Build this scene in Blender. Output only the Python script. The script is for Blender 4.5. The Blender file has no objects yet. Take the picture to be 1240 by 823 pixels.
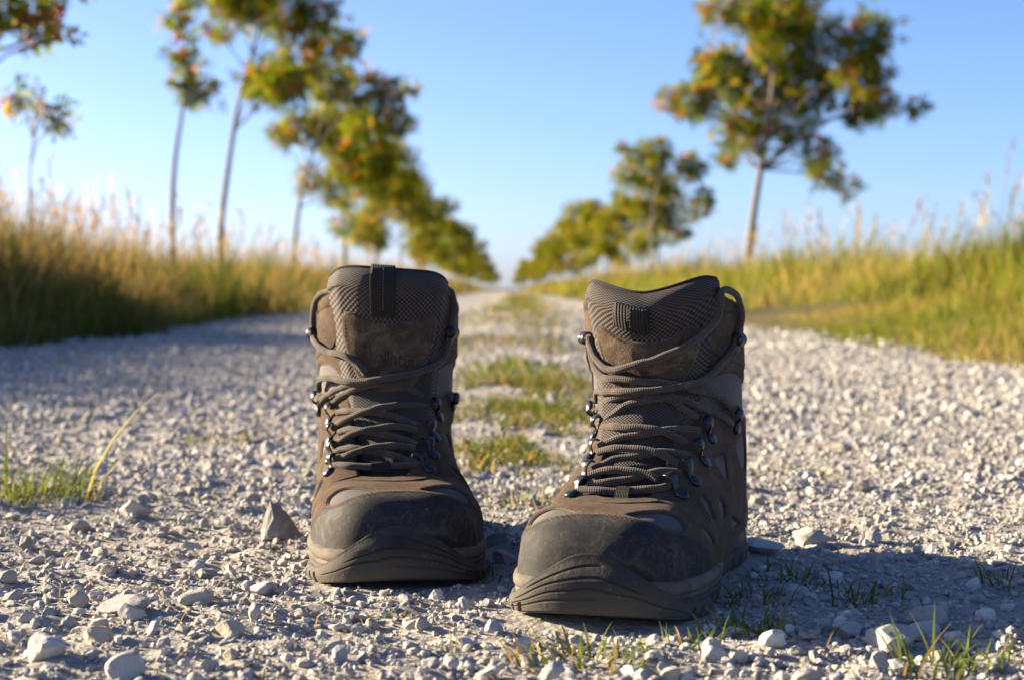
import bpy, bmesh, math, random
import numpy as np
from mathutils import Vector, Matrix
from mathutils.bvhtree import BVHTree
from mathutils.geometry import delaunay_2d_cdt

scene = bpy.context.scene
COL = scene.collection
PI = math.pi
R = math.radians

# ------------------------------------------------------------------ camera
cam_data = bpy.data.cameras.new("camera")
cam = bpy.data.objects.new("camera", cam_data)
COL.objects.link(cam)
cam.location = (0, 0, 0.187)
cam.rotation_euler = (R(90 - 1.76), 0, R(-0.23))
cam_data.sensor_width = 36
cam_data.lens = 58.06
cam_data.clip_start = 0.05
cam_data.clip_end = 6000
cam_data.dof.use_dof = True
cam_data.dof.focus_distance = 1.02
cam_data.dof.aperture_fstop = 11.0
cam_data.dof.aperture_blades = 0
scene.camera = cam

# ------------------------------------------------------------------ light
SUN_EL, SUN_AZ = 16.0, -69.0           # azimuth clockwise from +Y (view direction)
world = bpy.data.worlds.new("World")
scene.world = world
world.use_nodes = True
wn = world.node_tree
bg = wn.nodes["Background"]
sky = wn.nodes.new("ShaderNodeTexSky")
sky.sky_type = 'NISHITA'
sky.sun_disc = False
sky.sun_elevation = R(SUN_EL)
sky.sun_rotation = R(SUN_AZ)
sky.altitude = 200
sky.air_density = 0.6
sky.dust_density = 1.05
sky.ozone_density = 6.0
tint = wn.nodes.new("ShaderNodeMix")          # camera white balance for the blue of the sky
tint.data_type = 'RGBA'; tint.blend_type = 'MULTIPLY'; tint.inputs[0].default_value = 1.0
tint.inputs[7].default_value = (1.30, .99, .87, 1)
wn.links.new(sky.outputs[0], tint.inputs[6])
wn.links.new(tint.outputs[2], bg.inputs[0])
bg.inputs[1].default_value = 0.060
sun_data = bpy.data.lights.new("sun", 'SUN')
sun_data.energy = 4.4
sun_data.angle = R(0.5)
sun_data.color = (1.0, 0.815, 0.55)
sun = bpy.data.objects.new("sun", sun_data)
COL.objects.link(sun)
_sd = Vector((math.sin(R(SUN_AZ)) * math.cos(R(SUN_EL)), math.cos(R(SUN_AZ)) * math.cos(R(SUN_EL)), math.sin(R(SUN_EL))))
sun.rotation_euler = (-_sd).to_track_quat('-Z', 'Y').to_euler()
sun.location = (-6, 4, 5)
vs = scene.view_settings
vs.view_transform = 'Standard'
vs.look = 'None'
vs.gamma = 1.0
vs.use_curve_mapping = False
vs.exposure = 2.4
scene.render.engine = 'CYCLES'
scene.cycles.use_denoising = True
scene.cycles.max_bounces = 6
scene.cycles.diffuse_bounces = 3
scene.cycles.transparent_max_bounces = 4

rng = np.random.default_rng(7)

# ------------------------------------------------------------------ mesh helpers
def mesh_np(name, V, F, smooth=True, uv=None, col=None):
    V = np.asarray(V, np.float32).reshape(-1, 3)
    F = np.asarray(F, np.int32)
    k = F.shape[1]
    me = bpy.data.meshes.new(name)
    me.vertices.add(len(V)); me.vertices.foreach_set("co", V.ravel())
    me.loops.add(F.size); me.loops.foreach_set("vertex_index", F.ravel())
    me.polygons.add(len(F))
    me.polygons.foreach_set("loop_start", np.arange(0, F.size, k, dtype=np.int32))
    me.polygons.foreach_set("use_smooth", np.full(len(F), bool(smooth)))
    if uv is not None:
        l = me.uv_layers.new(name="UVMap")
        l.data.foreach_set("uv", np.asarray(uv, np.float32)[F.ravel()].ravel())
    if col is not None:
        c = np.ones((len(V), 4), np.float32); c[:, :3] = col
        a = me.color_attributes.new("Col", 'FLOAT_COLOR', 'POINT')
        a.data.foreach_set("color", c.ravel())
    me.update(calc_edges=True)
    me.validate()
    return me

def add(name, me, mat=None, parent=None, loc=None):
    o = bpy.data.objects.new(name, me)
    COL.objects.link(o)
    if mat is not None and me is not None:
        if len(me.materials) == 0: me.materials.append(mat)
    if parent is not None: o.parent = parent
    if loc is not None: o.location = loc
    return o

def tag(o, label=None, cat=None, group=None, kind=None):
    if label: o["label"] = label
    if cat: o["category"] = cat
    if group: o["group"] = group
    if kind: o["kind"] = kind
    return o

def grid_faces(nu, nv, wrap=False):
    """quads of a (nv rows, nu columns) vertex grid"""
    c = np.arange(nu if wrap else nu - 1); r = np.arange(nv - 1)
    cc, rr = np.meshgrid(c, r)
    a = rr * nu + cc; b = rr * nu + (cc + 1) % nu
    return np.stack([a, b, b + nu, a + nu], -1).reshape(-1, 4)

def tube(path, rad, nseg=8, cap=True):
    """path Nx3, rad scalar or N -> V, F(quads), uv(around, length)"""
    P = np.asarray(path, float); n = len(P)
    rad = np.broadcast_to(np.asarray(rad, float), (n,))
    T = np.gradient(P, axis=0); T /= np.linalg.norm(T, axis=1, keepdims=True) + 1e-12
    up = np.array([0, 0, 1.0]) if abs(T[0, 2]) < .9 else np.array([1.0, 0, 0])
    N = np.zeros_like(P); x = np.cross(up, T[0]); N[0] = x / np.linalg.norm(x)
    for i in range(1, n):
        x = N[i - 1] - T[i] * N[i - 1].dot(T[i]); N[i] = x / (np.linalg.norm(x) + 1e-12)
    B = np.cross(T, N)
    a = np.linspace(0, 2 * PI, nseg, endpoint=False)
    V = P[:, None] + rad[:, None, None] * (np.cos(a)[None, :, None] * N[:, None] + np.sin(a)[None, :, None] * B[:, None])
    L = np.concatenate([[0], np.cumsum(np.linalg.norm(np.diff(P, axis=0), axis=1))])
    uv = np.stack([np.broadcast_to(a / (2 * PI), (n, nseg)), np.broadcast_to(L[:, None], (n, nseg))], -1)
    F = grid_faces(nseg, n, True)
    V = V.reshape(-1, 3); uv = uv.reshape(-1, 2)
    if cap:
        V = np.concatenate([V, [P[0] - T[0] * rad[0] * .5, P[-1] + T[-1] * rad[-1] * .5]])
        uv = np.concatenate([uv, [[0, 0], [0, L[-1]]]])
        k = n * nseg; i = np.arange(nseg); j = (i + 1) % nseg
        F = np.concatenate([F, np.stack([j, i, np.full(nseg, k), np.full(nseg, k)], -1)[:, [0, 1, 2, 3]],
                            np.stack([(n - 1) * nseg + i, (n - 1) * nseg + j, np.full(nseg, k + 1), np.full(nseg, k + 1)], -1)])
    return V, F, uv

def tri(F):
    F = np.asarray(F)
    T = np.concatenate([F[:, [0, 1, 2]], F[:, [0, 2, 3]]])
    ok = (T[:, 0] != T[:, 1]) & (T[:, 1] != T[:, 2]) & (T[:, 0] != T[:, 2])
    return T[ok]

def join(parts):
    """list of (V,F,...) with equal face arity; extra per-vertex arrays are concatenated"""
    o = 0; Vs = []; Fs = []; ex = [[] for _ in parts[0][2:]]
    for p in parts:
        Vs.append(p[0]); Fs.append(np.asarray(p[1]) + o); o += len(p[0])
        for k, e in enumerate(p[2:]): ex[k].append(e)
    return (np.concatenate(Vs), np.concatenate(Fs)) + tuple(np.concatenate(e) for e in ex)

def crom(ts, vs_, t):
    """monotone cubic interpolation of rows"""
    ts = np.asarray(ts, float); vs_ = np.asarray(vs_, float); t = np.clip(np.asarray(t, float), ts[0], ts[-1])
    h = np.diff(ts); d = np.diff(vs_, axis=0) / (h[:, None] if vs_.ndim > 1 else h)
    m = np.zeros_like(vs_)
    w1 = (2 * h[1:] + h[:-1]); w2 = (h[1:] + 2 * h[:-1])
    if vs_.ndim > 1: w1 = w1[:, None]; w2 = w2[:, None]
    ok = (d[:-1] * d[1:]) > 0
    with np.errstate(divide='ignore', invalid='ignore'):
        m[1:-1] = np.where(ok, (w1 + w2) / (w1 / d[:-1] + w2 / d[1:]), 0)
    m[0] = d[0]; m[-1] = d[-1]
    i = np.clip(np.searchsorted(ts, t, side='right') - 1, 0, len(ts) - 2)
    x = (t - ts[i]) / h[i]; H = h[i]
    if vs_.ndim > 1: x = x[..., None]; H = H[..., None]
    return (2*x**3-3*x**2+1)*vs_[i]+(x**3-2*x**2+x)*H*m[i]+(-2*x**3+3*x**2)*vs_[i+1]+(x**3-x**2)*H*m[i+1]

def spline(pts, n):
    """centripetal-ish Catmull-Rom through pts, n samples, evenly by length"""
    P = np.asarray(pts, float)
    Q = np.concatenate([[2 * P[0] - P[1]], P, [2 * P[-1] - P[-2]]])
    out = []
    for i in range(1, len(Q) - 2):
        t = np.linspace(0, 1, 16, endpoint=False)[:, None]
        a, b, c, d = Q[i - 1], Q[i], Q[i + 1], Q[i + 2]
        out.append(.5 * ((2 * b) + (c - a) * t + (2 * a - 5 * b + 4 * c - d) * t**2 + (3 * b - a - 3 * c + d) * t**3))
    C = np.concatenate(out + [P[-1:]])
    L = np.concatenate([[0], np.cumsum(np.linalg.norm(np.diff(C, axis=0), axis=1))])
    s = np.linspace(0, L[-1], n)
    return np.stack([np.interp(s, L, C[:, k]) for k in range(C.shape[1])], -1)

def sstep(a, b, x):
    t = np.clip((np.asarray(x, float) - a) / (b - a), 0, 1)
    return t * t * (3 - 2 * t)

def vnoise(x, y, seed=0):
    """smooth value noise in [-1,1]"""
    xi = np.floor(x).astype(np.int64); yi = np.floor(y).astype(np.int64)
    fx = x - xi; fy = y - yi
    fx = fx * fx * (3 - 2 * fx); fy = fy * fy * (3 - 2 * fy)
    def hsh(a, b):
        h = (a * 374761393 + b * 668265263 + seed * 1442695041) & 0xffffffff
        h = ((h ^ (h >> 13)) * 1274126177) & 0xffffffff
        return ((h ^ (h >> 16)) & 0xffff) / 32767.5 - 1
    return (hsh(xi, yi) * (1 - fx) + hsh(xi + 1, yi) * fx) * (1 - fy) + (hsh(xi, yi + 1) * (1 - fx) + hsh(xi + 1, yi + 1) * fx) * fy

# ------------------------------------------------------------------ material helpers
class NB:
    def __init__(self, name):
        self.m = bpy.data.materials.new(name); self.m.use_nodes = True
        self.t = self.m.node_tree
        for n in list(self.t.nodes): self.t.nodes.remove(n)
        self.out = self.t.nodes.new("ShaderNodeOutputMaterial")
    def n(self, typ, **kw):
        x = self.t.nodes.new(typ)
        for k, v in kw.items(): setattr(x, k, v)
        return x
    def set(self, sock, v):
        if isinstance(v, bpy.types.NodeSocket): self.t.links.new(v, sock)
        elif isinstance(v, (tuple, list)) and len(v) == 3 and sock.type == 'RGBA': sock.default_value = (*v, 1)
        else: sock.default_value = v
    def math(self, op, a, b=0.0, c=None):
        x = self.n("ShaderNodeMath", operation=op); self.set(x.inputs[0], a); self.set(x.inputs[1], b)
        if c is not None: self.set(x.inputs[2], c)
        return x.outputs[0]
    def mix(self, f, a, b, typ='MIX'):
        x = self.n("ShaderNodeMix", data_type='RGBA', blend_type=typ)
        self.set(x.inputs[0], f); self.set(x.inputs[6], a); self.set(x.inputs[7], b)
        return x.outputs[2]
    def ramp(self, f, stops, interp='LINEAR'):
        x = self.n("ShaderNodeValToRGB"); x.color_ramp.interpolation = interp
        e = x.color_ramp.elements
        while len(e) < len(stops): e.new(0.5)
        for i, (p, c) in enumerate(stops):
            e[i].position = p; e[i].color = (*c, 1) if len(c) == 3 else c
        self.set(x.inputs[0], f); return x.outputs[0]
    def noise(self, scale, detail=4, rough=.55, vec=None, dist=0.0):
        x = self.n("ShaderNodeTexNoise"); x.inputs['Scale'].default_value = scale
        x.inputs['Detail'].default_value = detail; x.inputs['Roughness'].default_value = rough
        x.inputs['Distortion'].default_value = dist
        if vec is not None: self.set(x.inputs['Vector'], vec)
        return x.outputs['Fac']
    def obj(self): return self.n("ShaderNodeTexCoord").outputs['Object']
    def pos(self): return self.n("ShaderNodeNewGeometry").outputs['Position']
    def uv(self):
        s = self.n("ShaderNodeSeparateXYZ"); self.set(s.inputs[0], self.n("ShaderNodeTexCoord").outputs['UV'])
        return s.outputs[0], s.outputs[1]
    def rng(self, v, a, b, c=0.0, d=1.0):
        x = self.n("ShaderNodeMapRange"); self.set(x.inputs[0], v)
        for i, q in enumerate((a, b, c, d)): x.inputs[i + 1].default_value = q
        return x.outputs[0]
    def bump(self, h, dist, strength=1.0, normal=None):
        x = self.n("ShaderNodeBump"); x.inputs['Strength'].default_value = strength
        x.inputs['Distance'].default_value = dist; self.set(x.inputs['Height'], h)
        if normal is not None: self.set(x.inputs['Normal'], normal)
        return x.outputs[0]
    def bsdf(self, color, rough=.7, metallic=0.0, spec=.5, normal=None, sheen=0.0, sheen_tint=None):
        p = self.n("ShaderNodeBsdfPrincipled")
        self.set(p.inputs['Base Color'], color); self.set(p.inputs['Roughness'], rough)
        self.set(p.inputs['Metallic'], metallic); self.set(p.inputs['Specular IOR Level'], spec)
        if normal is not None: self.set(p.inputs['Normal'], normal)
        if sheen:
            p.inputs['Sheen Weight'].default_value = sheen; p.inputs['Sheen Roughness'].default_value = .5
            if sheen_tint: p.inputs['Sheen Tint'].default_value = (*sheen_tint, 1)
        self.t.links.new(p.outputs[0], self.out.inputs[0]); return self.m
    def leaf(self, color, trans=.45, rough=.8, tcol=None):
        p = self.n("ShaderNodeBsdfPrincipled"); self.set(p.inputs['Base Color'], color); p.inputs['Roughness'].default_value = rough
        p.inputs['Specular IOR Level'].default_value = .06
        tr = self.n("ShaderNodeBsdfTranslucent"); self.set(tr.inputs[0], tcol if tcol is not None else color)
        mx = self.n("ShaderNodeMixShader"); mx.inputs[0].default_value = trans
        self.t.links.new(p.outputs[0], mx.inputs[1]); self.t.links.new(tr.outputs[0], mx.inputs[2])
        self.t.links.new(mx.outputs[0], self.out.inputs[0]); return self.m

def sin2(b, x, period):
    return b.math('SINE', b.math('MULTIPLY', x, 2 * PI / period))

M = {}
def build_materials():
    # --- boots
    b = NB("suede"); o = b.obj()
    n1 = b.noise(55, 5, .6, o); n2 = b.noise(900, 3, .6, o); n3 = b.noise(2600, 2, .6, o)
    c = b.ramp(n1, [(.30, (.024, .0155, .0108)), (.52, (.054, .036, .0255)), (.72, (.102, .070, .049))])
    c = b.mix(b.rng(n2, .45, .75, 0, .45), c, (.115, .088, .068))
    c = b.mix(b.rng(b.noise(320, 4, .7, o), .48, .66, 0, .55), c, (.100, .070, .049))
    h = b.math('ADD', b.math('MULTIPLY', n2, .7), b.math('MULTIPLY', n3, .5))
    M['suede'] = b.bsdf(c, .95, spec=.15, normal=b.bump(h, .0010, 1.0), sheen=.10, sheen_tint=(.8, .6, .45))
    b = NB("suede_nubuck"); o = b.obj()
    n1 = b.noise(70, 6, .65, o, .6); n2 = b.noise(700, 3, .7, o); n3 = b.noise(2500, 2, .6, o)
    c = b.ramp(n1, [(.32, (.035, .024, .017)), (.5, (.065, .045, .031)), (.66, (.14, .10, .066))])
    c = b.mix(b.rng(n2, .5, .7, 0, .5), c, (.17, .125, .08))
    h = b.math('ADD', b.math('MULTIPLY', n2, 1.0), b.math('MULTIPLY', n3, .4))
    M['patch'] = b.bsdf(c, .97, spec=.1, normal=b.bump(h, .0009, 1.0), sheen=.25, sheen_tint=(.8, .65, .5))
    b = NB("emboss"); M['emboss'] = b.bsdf((.030, .022, .017), .8, spec=.2)
    b = NB("ribbed_mesh"); u, v = b.uv(); o = b.obj()
    rib = sin2(b, v, .0017); fine = sin2(b, u, .0011)
    h = b.math('ADD', b.math('MULTIPLY', rib, .7), b.math('MULTIPLY', fine, .35))
    c = b.ramp(b.rng(rib, -1, 1), [(0, (.052, .048, .052)), (1, (.125, .115, .120))])
    c = b.mix(b.rng(b.noise(40, 4, .6, o), .4, .75, 0, .45), c, (.19, .155, .12))
    M['mesh'] = b.bsdf(c, .8, spec=.35, normal=b.bump(h, .00035, .9))
    b = NB("tongue_weave"); u, v = b.uv(); o = b.obj()
    p1 = sin2(b, u, .0031); p2 = sin2(b, v, .0026)
    w = b.math('MULTIPLY', p1, p2); w = b.rng(w, -.75, .75)
    c = b.ramp(w, [(0, (.013, .010, .0095)), (.4, (.029, .0225, .021)), (.8, (.068, .054, .050)), (1, (.092, .074, .068))])
    c = b.mix(b.rng(b.noise(60, 4, .6, o), .5, .8, 0, .22), c, (.12, .09, .065))
    M['weave'] = b.bsdf(c, .75, spec=.25, normal=b.bump(w, .0006, .8))
    b = NB("rand_rubber"); u, v = b.uv(); o = b.obj()
    n1 = b.noise(38, 6, .65, o); n2 = b.noise(420, 4, .7, o)
    fine = sin2(b, u, .00105)
    c = b.ramp(n1, [(.3, (.013, .0135, .015)), (.6, (.023, .023, .0245)), (.8, (.048, .045, .041))])
    sc = b.noise(160, 3, .75, o, 1.5)
    c = b.mix(b.rng(sc, .62, .72, 0, .5), c, (.17, .15, .125))
    c = b.mix(b.rng(b.noise(75, 5, .75, o, .8), .50, .68, 0, .42), c, (.12, .102, .082))
    c = b.mix(b.rng(n2, .55, .8, 0, .35), c, (.13, .112, .09))
    h = b.math('ADD', b.math('MULTIPLY', fine, .08), b.math('MULTIPLY', n2, .9))
    M['rand'] = b.bsdf(c, b.rng(n1, .3, .7, .68, .9), spec=.22, normal=b.bump(h, .0003, .8))
    b = NB("sole_rubber"); o = b.obj()
    n1 = b.noise(45, 6, .7, o); n2 = b.noise(350, 4, .7, o); sc = b.noise(110, 3, .8, o, 2.0)
    s = b.n("ShaderNodeSeparateXYZ"); b.set(s.inputs[0], o)
    low = b.rng(b.math('ADD', s.outputs[2], b.math('MULTIPLY', b.math('SUBTRACT', n1, .5), .03)), .004, .026, 1, 0)
    c = b.ramp(n1, [(.3, (.022, .0215, .021)), (.6, (.044, .0415, .038)), (.8, (.085, .077, .065))])
    c = b.mix(b.math('MULTIPLY', low, .40), c, (.150, .128, .100))
    c = b.mix(b.rng(sc, .66, .74, 0, .6), c, (.26, .22, .17))
    M['sole'] = b.bsdf(c, .85, spec=.2, normal=b.bump(b.math('ADD', n2, b.math('MULTIPLY', n1, .7)), .0008, .7))
    b = NB("midsole_foam"); o = b.obj()
    n1 = b.noise(60, 6, .7, o); n2 = b.noise(500, 3, .7, o)
    c = b.ramp(n1, [(.28, (.050, .043, .036)), (.5, (.100, .086, .071)), (.75, (.175, .150, .122))])
    M['midsole'] = b.bsdf(c, .85, spec=.2, normal=b.bump(n2, .0004, .6))
    b = NB("lace_braid"); u, v = b.uv(); o = b.obj()
    a = b.math('MULTIPLY', v, 1 / .0030); q = b.math('MULTIPLY', u, 5)
    p1 = b.math('SINE', b.math('MULTIPLY', b.math('ADD', a, q), 2 * PI)); p2 = b.math('SINE', b.math('MULTIPLY', b.math('SUBTRACT', a, q), 2 * PI))
    w = b.rng(b.math('MULTIPLY', p1, p2), -.7, .7)
    c = b.ramp(w, [(0, (.028, .021, .018)), (1, (.090, .069, .056))])
    c = b.mix(b.rng(b.noise(90, 3, .6, o), .5, .8, 0, .4), c, (.19, .15, .11))
    M['lace'] = b.bsdf(c, .85, spec=.25, normal=b.bump(w, .0005, .9), sheen=.15)
    b = NB("hook_metal"); o = b.obj(); n1 = b.noise(300, 4, .7, o)
    c = b.ramp(n1, [(.35, (.020, .024, .032)), (.7, (.060, .064, .072))])
    M['hook'] = b.bsdf(c, b.rng(n1, .3, .7, .30, .48), metallic=.7)
    b = NB("webbing"); u, v = b.uv()
    w = sin2(b, u, .0016); w2 = sin2(b, v, .0011)
    h = b.math('ADD', w, b.math('MULTIPLY', w2, .5))
    M['webbing'] = b.bsdf(b.ramp(b.rng(w, -1, 1), [(0, (.010, .0085, .0075)), (1, (.026, .022, .019))]), .8, spec=.3, normal=b.bump(h, .0003, .9))
    b = NB("thread"); M['thread'] = b.bsdf((.030, .026, .022), .8)
    b = NB("pale_thread"); M['thread2'] = b.bsdf((.14, .12, .10), .8)
    b = NB("lining"); o = b.obj(); M['lining'] = b.bsdf((.020, .018, .017), .95, normal=b.bump(b.noise(1500, 2, .6, o), .0005))
    # --- ground
    b = NB("gravel_dust"); p = b.pos()
    n0 = b.noise(2.2, 3, .6, p); n1 = b.noise(30, 7, .72, p); n2 = b.noise(240, 5, .75, p)
    vo = b.n("ShaderNodeTexVoronoi"); vo.inputs['Scale'].default_value = 85; b.set(vo.inputs['Vector'], p)
    vo2 = b.n("ShaderNodeTexVoronoi"); vo2.inputs['Scale'].default_value = 230; b.set(vo2.inputs['Vector'], p)
    c = b.ramp(n1, [(.28, (.19, .178, .162)), (.5, (.325, .308, .28)), (.72, (.44, .422, .39))])
    c = b.mix(.35, c, b.ramp(b.math('ADD', b.math('MULTIPLY', n2, .6), .2), [(.3, (.19, .175, .16)), (.7, (.50, .475, .43))]))
    pale = b.n("ShaderNodeSeparateXYZ"); b.set(pale.inputs[0], vo.outputs['Color'])
    c = b.mix(b.rng(pale.outputs[0], 0, 1, 0, .35), c, (.40, .385, .36))
    c = b.mix(b.rng(n0, .45, .7, 0, .3), c, (.32, .275, .215))
    h = b.math('ADD', b.math('MULTIPLY', b.math('SUBTRACT', 1, vo.outputs['Distance']), .9), b.math('MULTIPLY', n2, .8))
    h = b.math('ADD', h, b.math('MULTIPLY', b.math('SUBTRACT', 1, vo2.outputs['Distance']), .5))
    M['dust'] = b.bsdf(c, .95, spec=.15, normal=b.bump(h, .006, .75))
    b = NB("stone"); o = b.obj()
    at = b.n("ShaderNodeAttribute", attribute_name="Col").outputs['Color']
    p = b.pos()
    n1 = b.noise(170, 6, .7, p); n2 = b.noise(900, 4, .7, p)
    c = b.mix(b.rng(n1, .3, .7, 0, .75), at, b.mix(.5, at, (.54, .515, .475)), 'MIX')
    c = b.mix(b.rng(n2, .5, .75, 0, .4), c, b.mix(1, c, (.45, .43, .42), 'MULTIPLY'))
    M['stone'] = b.bsdf(c, .9, spec=.2, normal=b.bump(b.math('ADD', n1, b.math('MULTIPLY', n2, .5)), .0018, .8))
    b = NB("chip"); p = b.pos()
    at = b.n("ShaderNodeAttribute", attribute_name="Col", attribute_type='INSTANCER').outputs['Color']
    n1 = b.noise(170, 6, .7, p); n2 = b.noise(900, 4, .7, p)
    c = b.mix(b.rng(n1, .3, .7, 0, .75), at, b.mix(.5, at, (.54, .515, .475)), 'MIX')
    c = b.mix(b.rng(n2, .5, .75, 0, .4), c, b.mix(1, c, (.45, .43, .42), 'MULTIPLY'))
    M['chip'] = b.bsdf(c, .9, spec=.2, normal=b.bump(b.math('ADD', n1, b.math('MULTIPLY', n2, .5)), .0018, .8))
    b = NB("verge_soil"); p = b.pos()
    n1 = b.noise(3, 6, .7, p); n2 = b.noise(40, 5, .7, p)
    c = b.ramp(n1, [(.3, (.055, .062, .022)), (.5, (.095, .085, .038)), (.7, (.15, .12, .062))])
    M['soil'] = b.bsdf(c, .95, spec=.1, normal=b.bump(n2, .02, 1.0))
    # --- plants
    b = NB("grass_blade"); at = b.n("ShaderNodeAttribute", attribute_name="Col").outputs['Color']
    M['grass'] = b.leaf(at, .42, tcol=b.mix(1.0, at, (1.25, 1.1, .8), 'MULTIPLY'))
    b = NB("rowan_leaf")
    isl = b.n("ShaderNodeNewGeometry").outputs['Random Per Island']
    at = b.n("ShaderNodeAttribute", attribute_name="Col").outputs['Color']
    c = b.mix(b.rng(isl, 0, 1, 0, .35), at, (.125, .14, .012))
    M['leaf'] = b.leaf(c, .5, tcol=b.mix(1.0, c, (1.45, 1.26, .7), 'MULTIPLY'))
    b = NB("berry"); isl = b.n("ShaderNodeNewGeometry").outputs['Random Per Island']
    M['berry'] = b.bsdf(b.ramp(isl, [(0, (.48, .065, .006)), (1, (.62, .20, .012))]), .4)
    b = NB("bark"); o = b.obj(); n1 = b.noise(18, 6, .7, o)
    M['bark'] = b.bsdf(b.ramp(n1, [(.3, (.11, .09, .07)), (.7, (.27, .225, .175))]), .9, normal=b.bump(n1, .01, .8))
build_materials()

# ================================================================== SETTING
def track_z(x, y):
    """height of the gravel track"""
    near = np.exp(-((y - 1.2) / 3.0) ** 2)
    z = .0035 * vnoise(x * 4.1, y * 3.3, 1) + .0022 * vnoise(x * 13, y * 11, 2)
    f = sstep(2.5, .9, y) if False else 1 - sstep(1.6, 3.5, y)
    z = z + f * (.0022 * vnoise(x * 45, y * 45, 5) + .0018 * vnoise(x * 110, y * 110, 6) + .0012 * vnoise(x * 190, y * 190, 8))
    # worn wheel tracks either side of the grassy middle, further off
    far = sstep(1.6, 4, y)
    z = z + far * (.02 * np.exp(-(x / .22) ** 2) - .01)
    # flat beds where the boots stand
    for bx, by, ang in ((.0470, .92, -17), (-.0655, 1.03, 6)):
        a = R(ang); dx, dy = x - bx, y - by
        lx = dx * math.cos(a) + dy * math.sin(a); ly = -dx * math.sin(a) + dy * math.cos(a)
        d = np.maximum(np.abs(lx) - .05, np.maximum(-ly + .02, ly - .28))
        k = 1 - sstep(0, .03, d)
        z = z * (1 - k) + (-.0012 + z * .15) * k
    return z
LEFT_EDGE, RIGHT_EDGE = -1.62, 1.30
def edge_wob(y): return .10 * vnoise(y * 1.1, y * 0 + 3, 12) + .05 * vnoise(y * 4.0, y * 0 + 7, 13)
def bank_z(x, y):
    """height of the verges beside the track"""
    l = sstep(LEFT_EDGE + .1, LEFT_EDGE - 1.6, x) if False else sstep(0, 1.7, LEFT_EDGE - x)
    r = sstep(0, 1.9, x - RIGHT_EDGE)
    f = sstep(0, .15, np.maximum(LEFT_EDGE - x, x - RIGHT_EDGE))
    z = -.03 + .04 * f + .16 * l + .26 * r
    return z + f * .04 * vnoise(x * .9, y * .7, 15)

def build_ground():
    xs = np.concatenate([-np.geomspace(1500, 9, 14), np.linspace(-8.2, -1.2, 36), np.linspace(-.9, .8, 8), np.linspace(1.05, 8.2, 38), np.geomspace(9, 1500, 14)])
    ys = np.concatenate([[-40, -20, -8, -3, 0], np.linspace(.8, 14, 60), np.geomspace(15, 3000, 50)])
    X, Y = np.meshgrid(xs, ys)
    Z = bank_z(X, Y) * (1 - sstep(12, 60, np.abs(X)) * .5)
    o = add('ground', mesh_np('ground', np.stack([X, Y, Z], -1), grid_faces(len(xs), len(ys))), M['soil'])
    tag(o, 'grassy ground on both sides of the track, running to the horizon', kind='structure')
    xs = np.concatenate([np.linspace(-1.85, -.62, 62)[:-1], np.linspace(-.62, .62, 215), np.linspace(.62, 1.5, 46)[1:]])
    ys = np.concatenate([[-3, -1, -.2, .2, .4, .5], np.linspace(.55, 1.7, 200), 1.7 + np.cumsum(np.geomspace(.006, 8, 105))])
    X, Y = np.meshgrid(xs, ys)
    Z = track_z(X, Y)
    Z = Z - .10 * sstep(-.02, .25, np.maximum(LEFT_EDGE + edge_wob(Y) - X, X - RIGHT_EDGE + edge_wob(Y + 50)))
    o = add('gravel_track', mesh_np('gravel_track', np.stack([X, Y, Z], -1), grid_faces(len(xs), len(ys))), M['dust'])
    tag(o, 'pale dusty limestone gravel track running straight to the horizon', kind='structure')
    return o
track = build_ground()

# ---- stones
def ico(sub):
    bm = bmesh.new(); bmesh.ops.create_icosphere(bm, subdivisions=sub, radius=1.0)
    V = np.array([v.co[:] for v in bm.verts]); F = np.array([[v.index for v in f.verts] for f in bm.faces]); bm.free()
    return V, F
ICO = {1: ico(1), 2: ico(2), 3: ico(3), 4: ico(4)}
def rock(sub, r, cuts=9, flat=.7, rough=.05):
    V, F = ICO[sub]; V = V.copy()
    for _ in range(cuts):
        n = r.normal(size=3); n /= np.linalg.norm(n); d = r.uniform(.48, .85)
        k = V @ n - d; V -= np.clip(k, 0, None)[:, None] * n
    V *= 1 + rough * r.normal(size=(len(V), 1)) * (1 if sub < 3 else .35)
    V *= np.array([r.uniform(.8, 1.25), r.uniform(.75, 1.1), r.uniform(.5, .9) * flat / .7])
    m = np.abs(V).max(); return V / m, F
rr_ = np.random.default_rng(11)
ROCK1 = [rock(1, rr_) for _ in range(40)]
ROCK2 = [rock(2, rr_) for _ in range(40)]
def stone_color(n, r):
    base = np.array([(.40, .38, .345), (.48, .46, .42), (.33, .315, .29), (.31, .31, .31), (.39, .39, .385), (.43, .37, .285), (.23, .225, .22), (.60, .585, .55)])
    k = r.choice(len(base), n, p=[.20, .2, .14, .12, .12, .06, .05, .11])
    return base[k] * r.uniform(.68, 1.08, (n, 1))
def rotmats(n, r, tilt=.5):
    a = r.uniform(0, 2 * PI, n); ca, sa = np.cos(a), np.sin(a)
    Z = np.zeros(n); O = np.ones(n)
    Rz = np.stack([np.stack([ca, -sa, Z], -1), np.stack([sa, ca, Z], -1), np.stack([Z, Z, O], -1)], 1)
    t = r.normal(0, tilt, n); b = r.uniform(0, 2 * PI, n)
    ax = np.stack([np.cos(b), np.sin(b), Z], -1); ct, st = np.cos(t), np.sin(t)
    K = np.zeros((n, 3, 3)); K[:, 0, 2] = ax[:, 1]; K[:, 1, 2] = -ax[:, 0]; K[:, 2, 0] = -ax[:, 1]; K[:, 2, 1] = ax[:, 0]
    Rt = np.eye(3) + st[:, None, None] * K + (1 - ct)[:, None, None] * (K @ K)
    return Rt @ Rz
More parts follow.
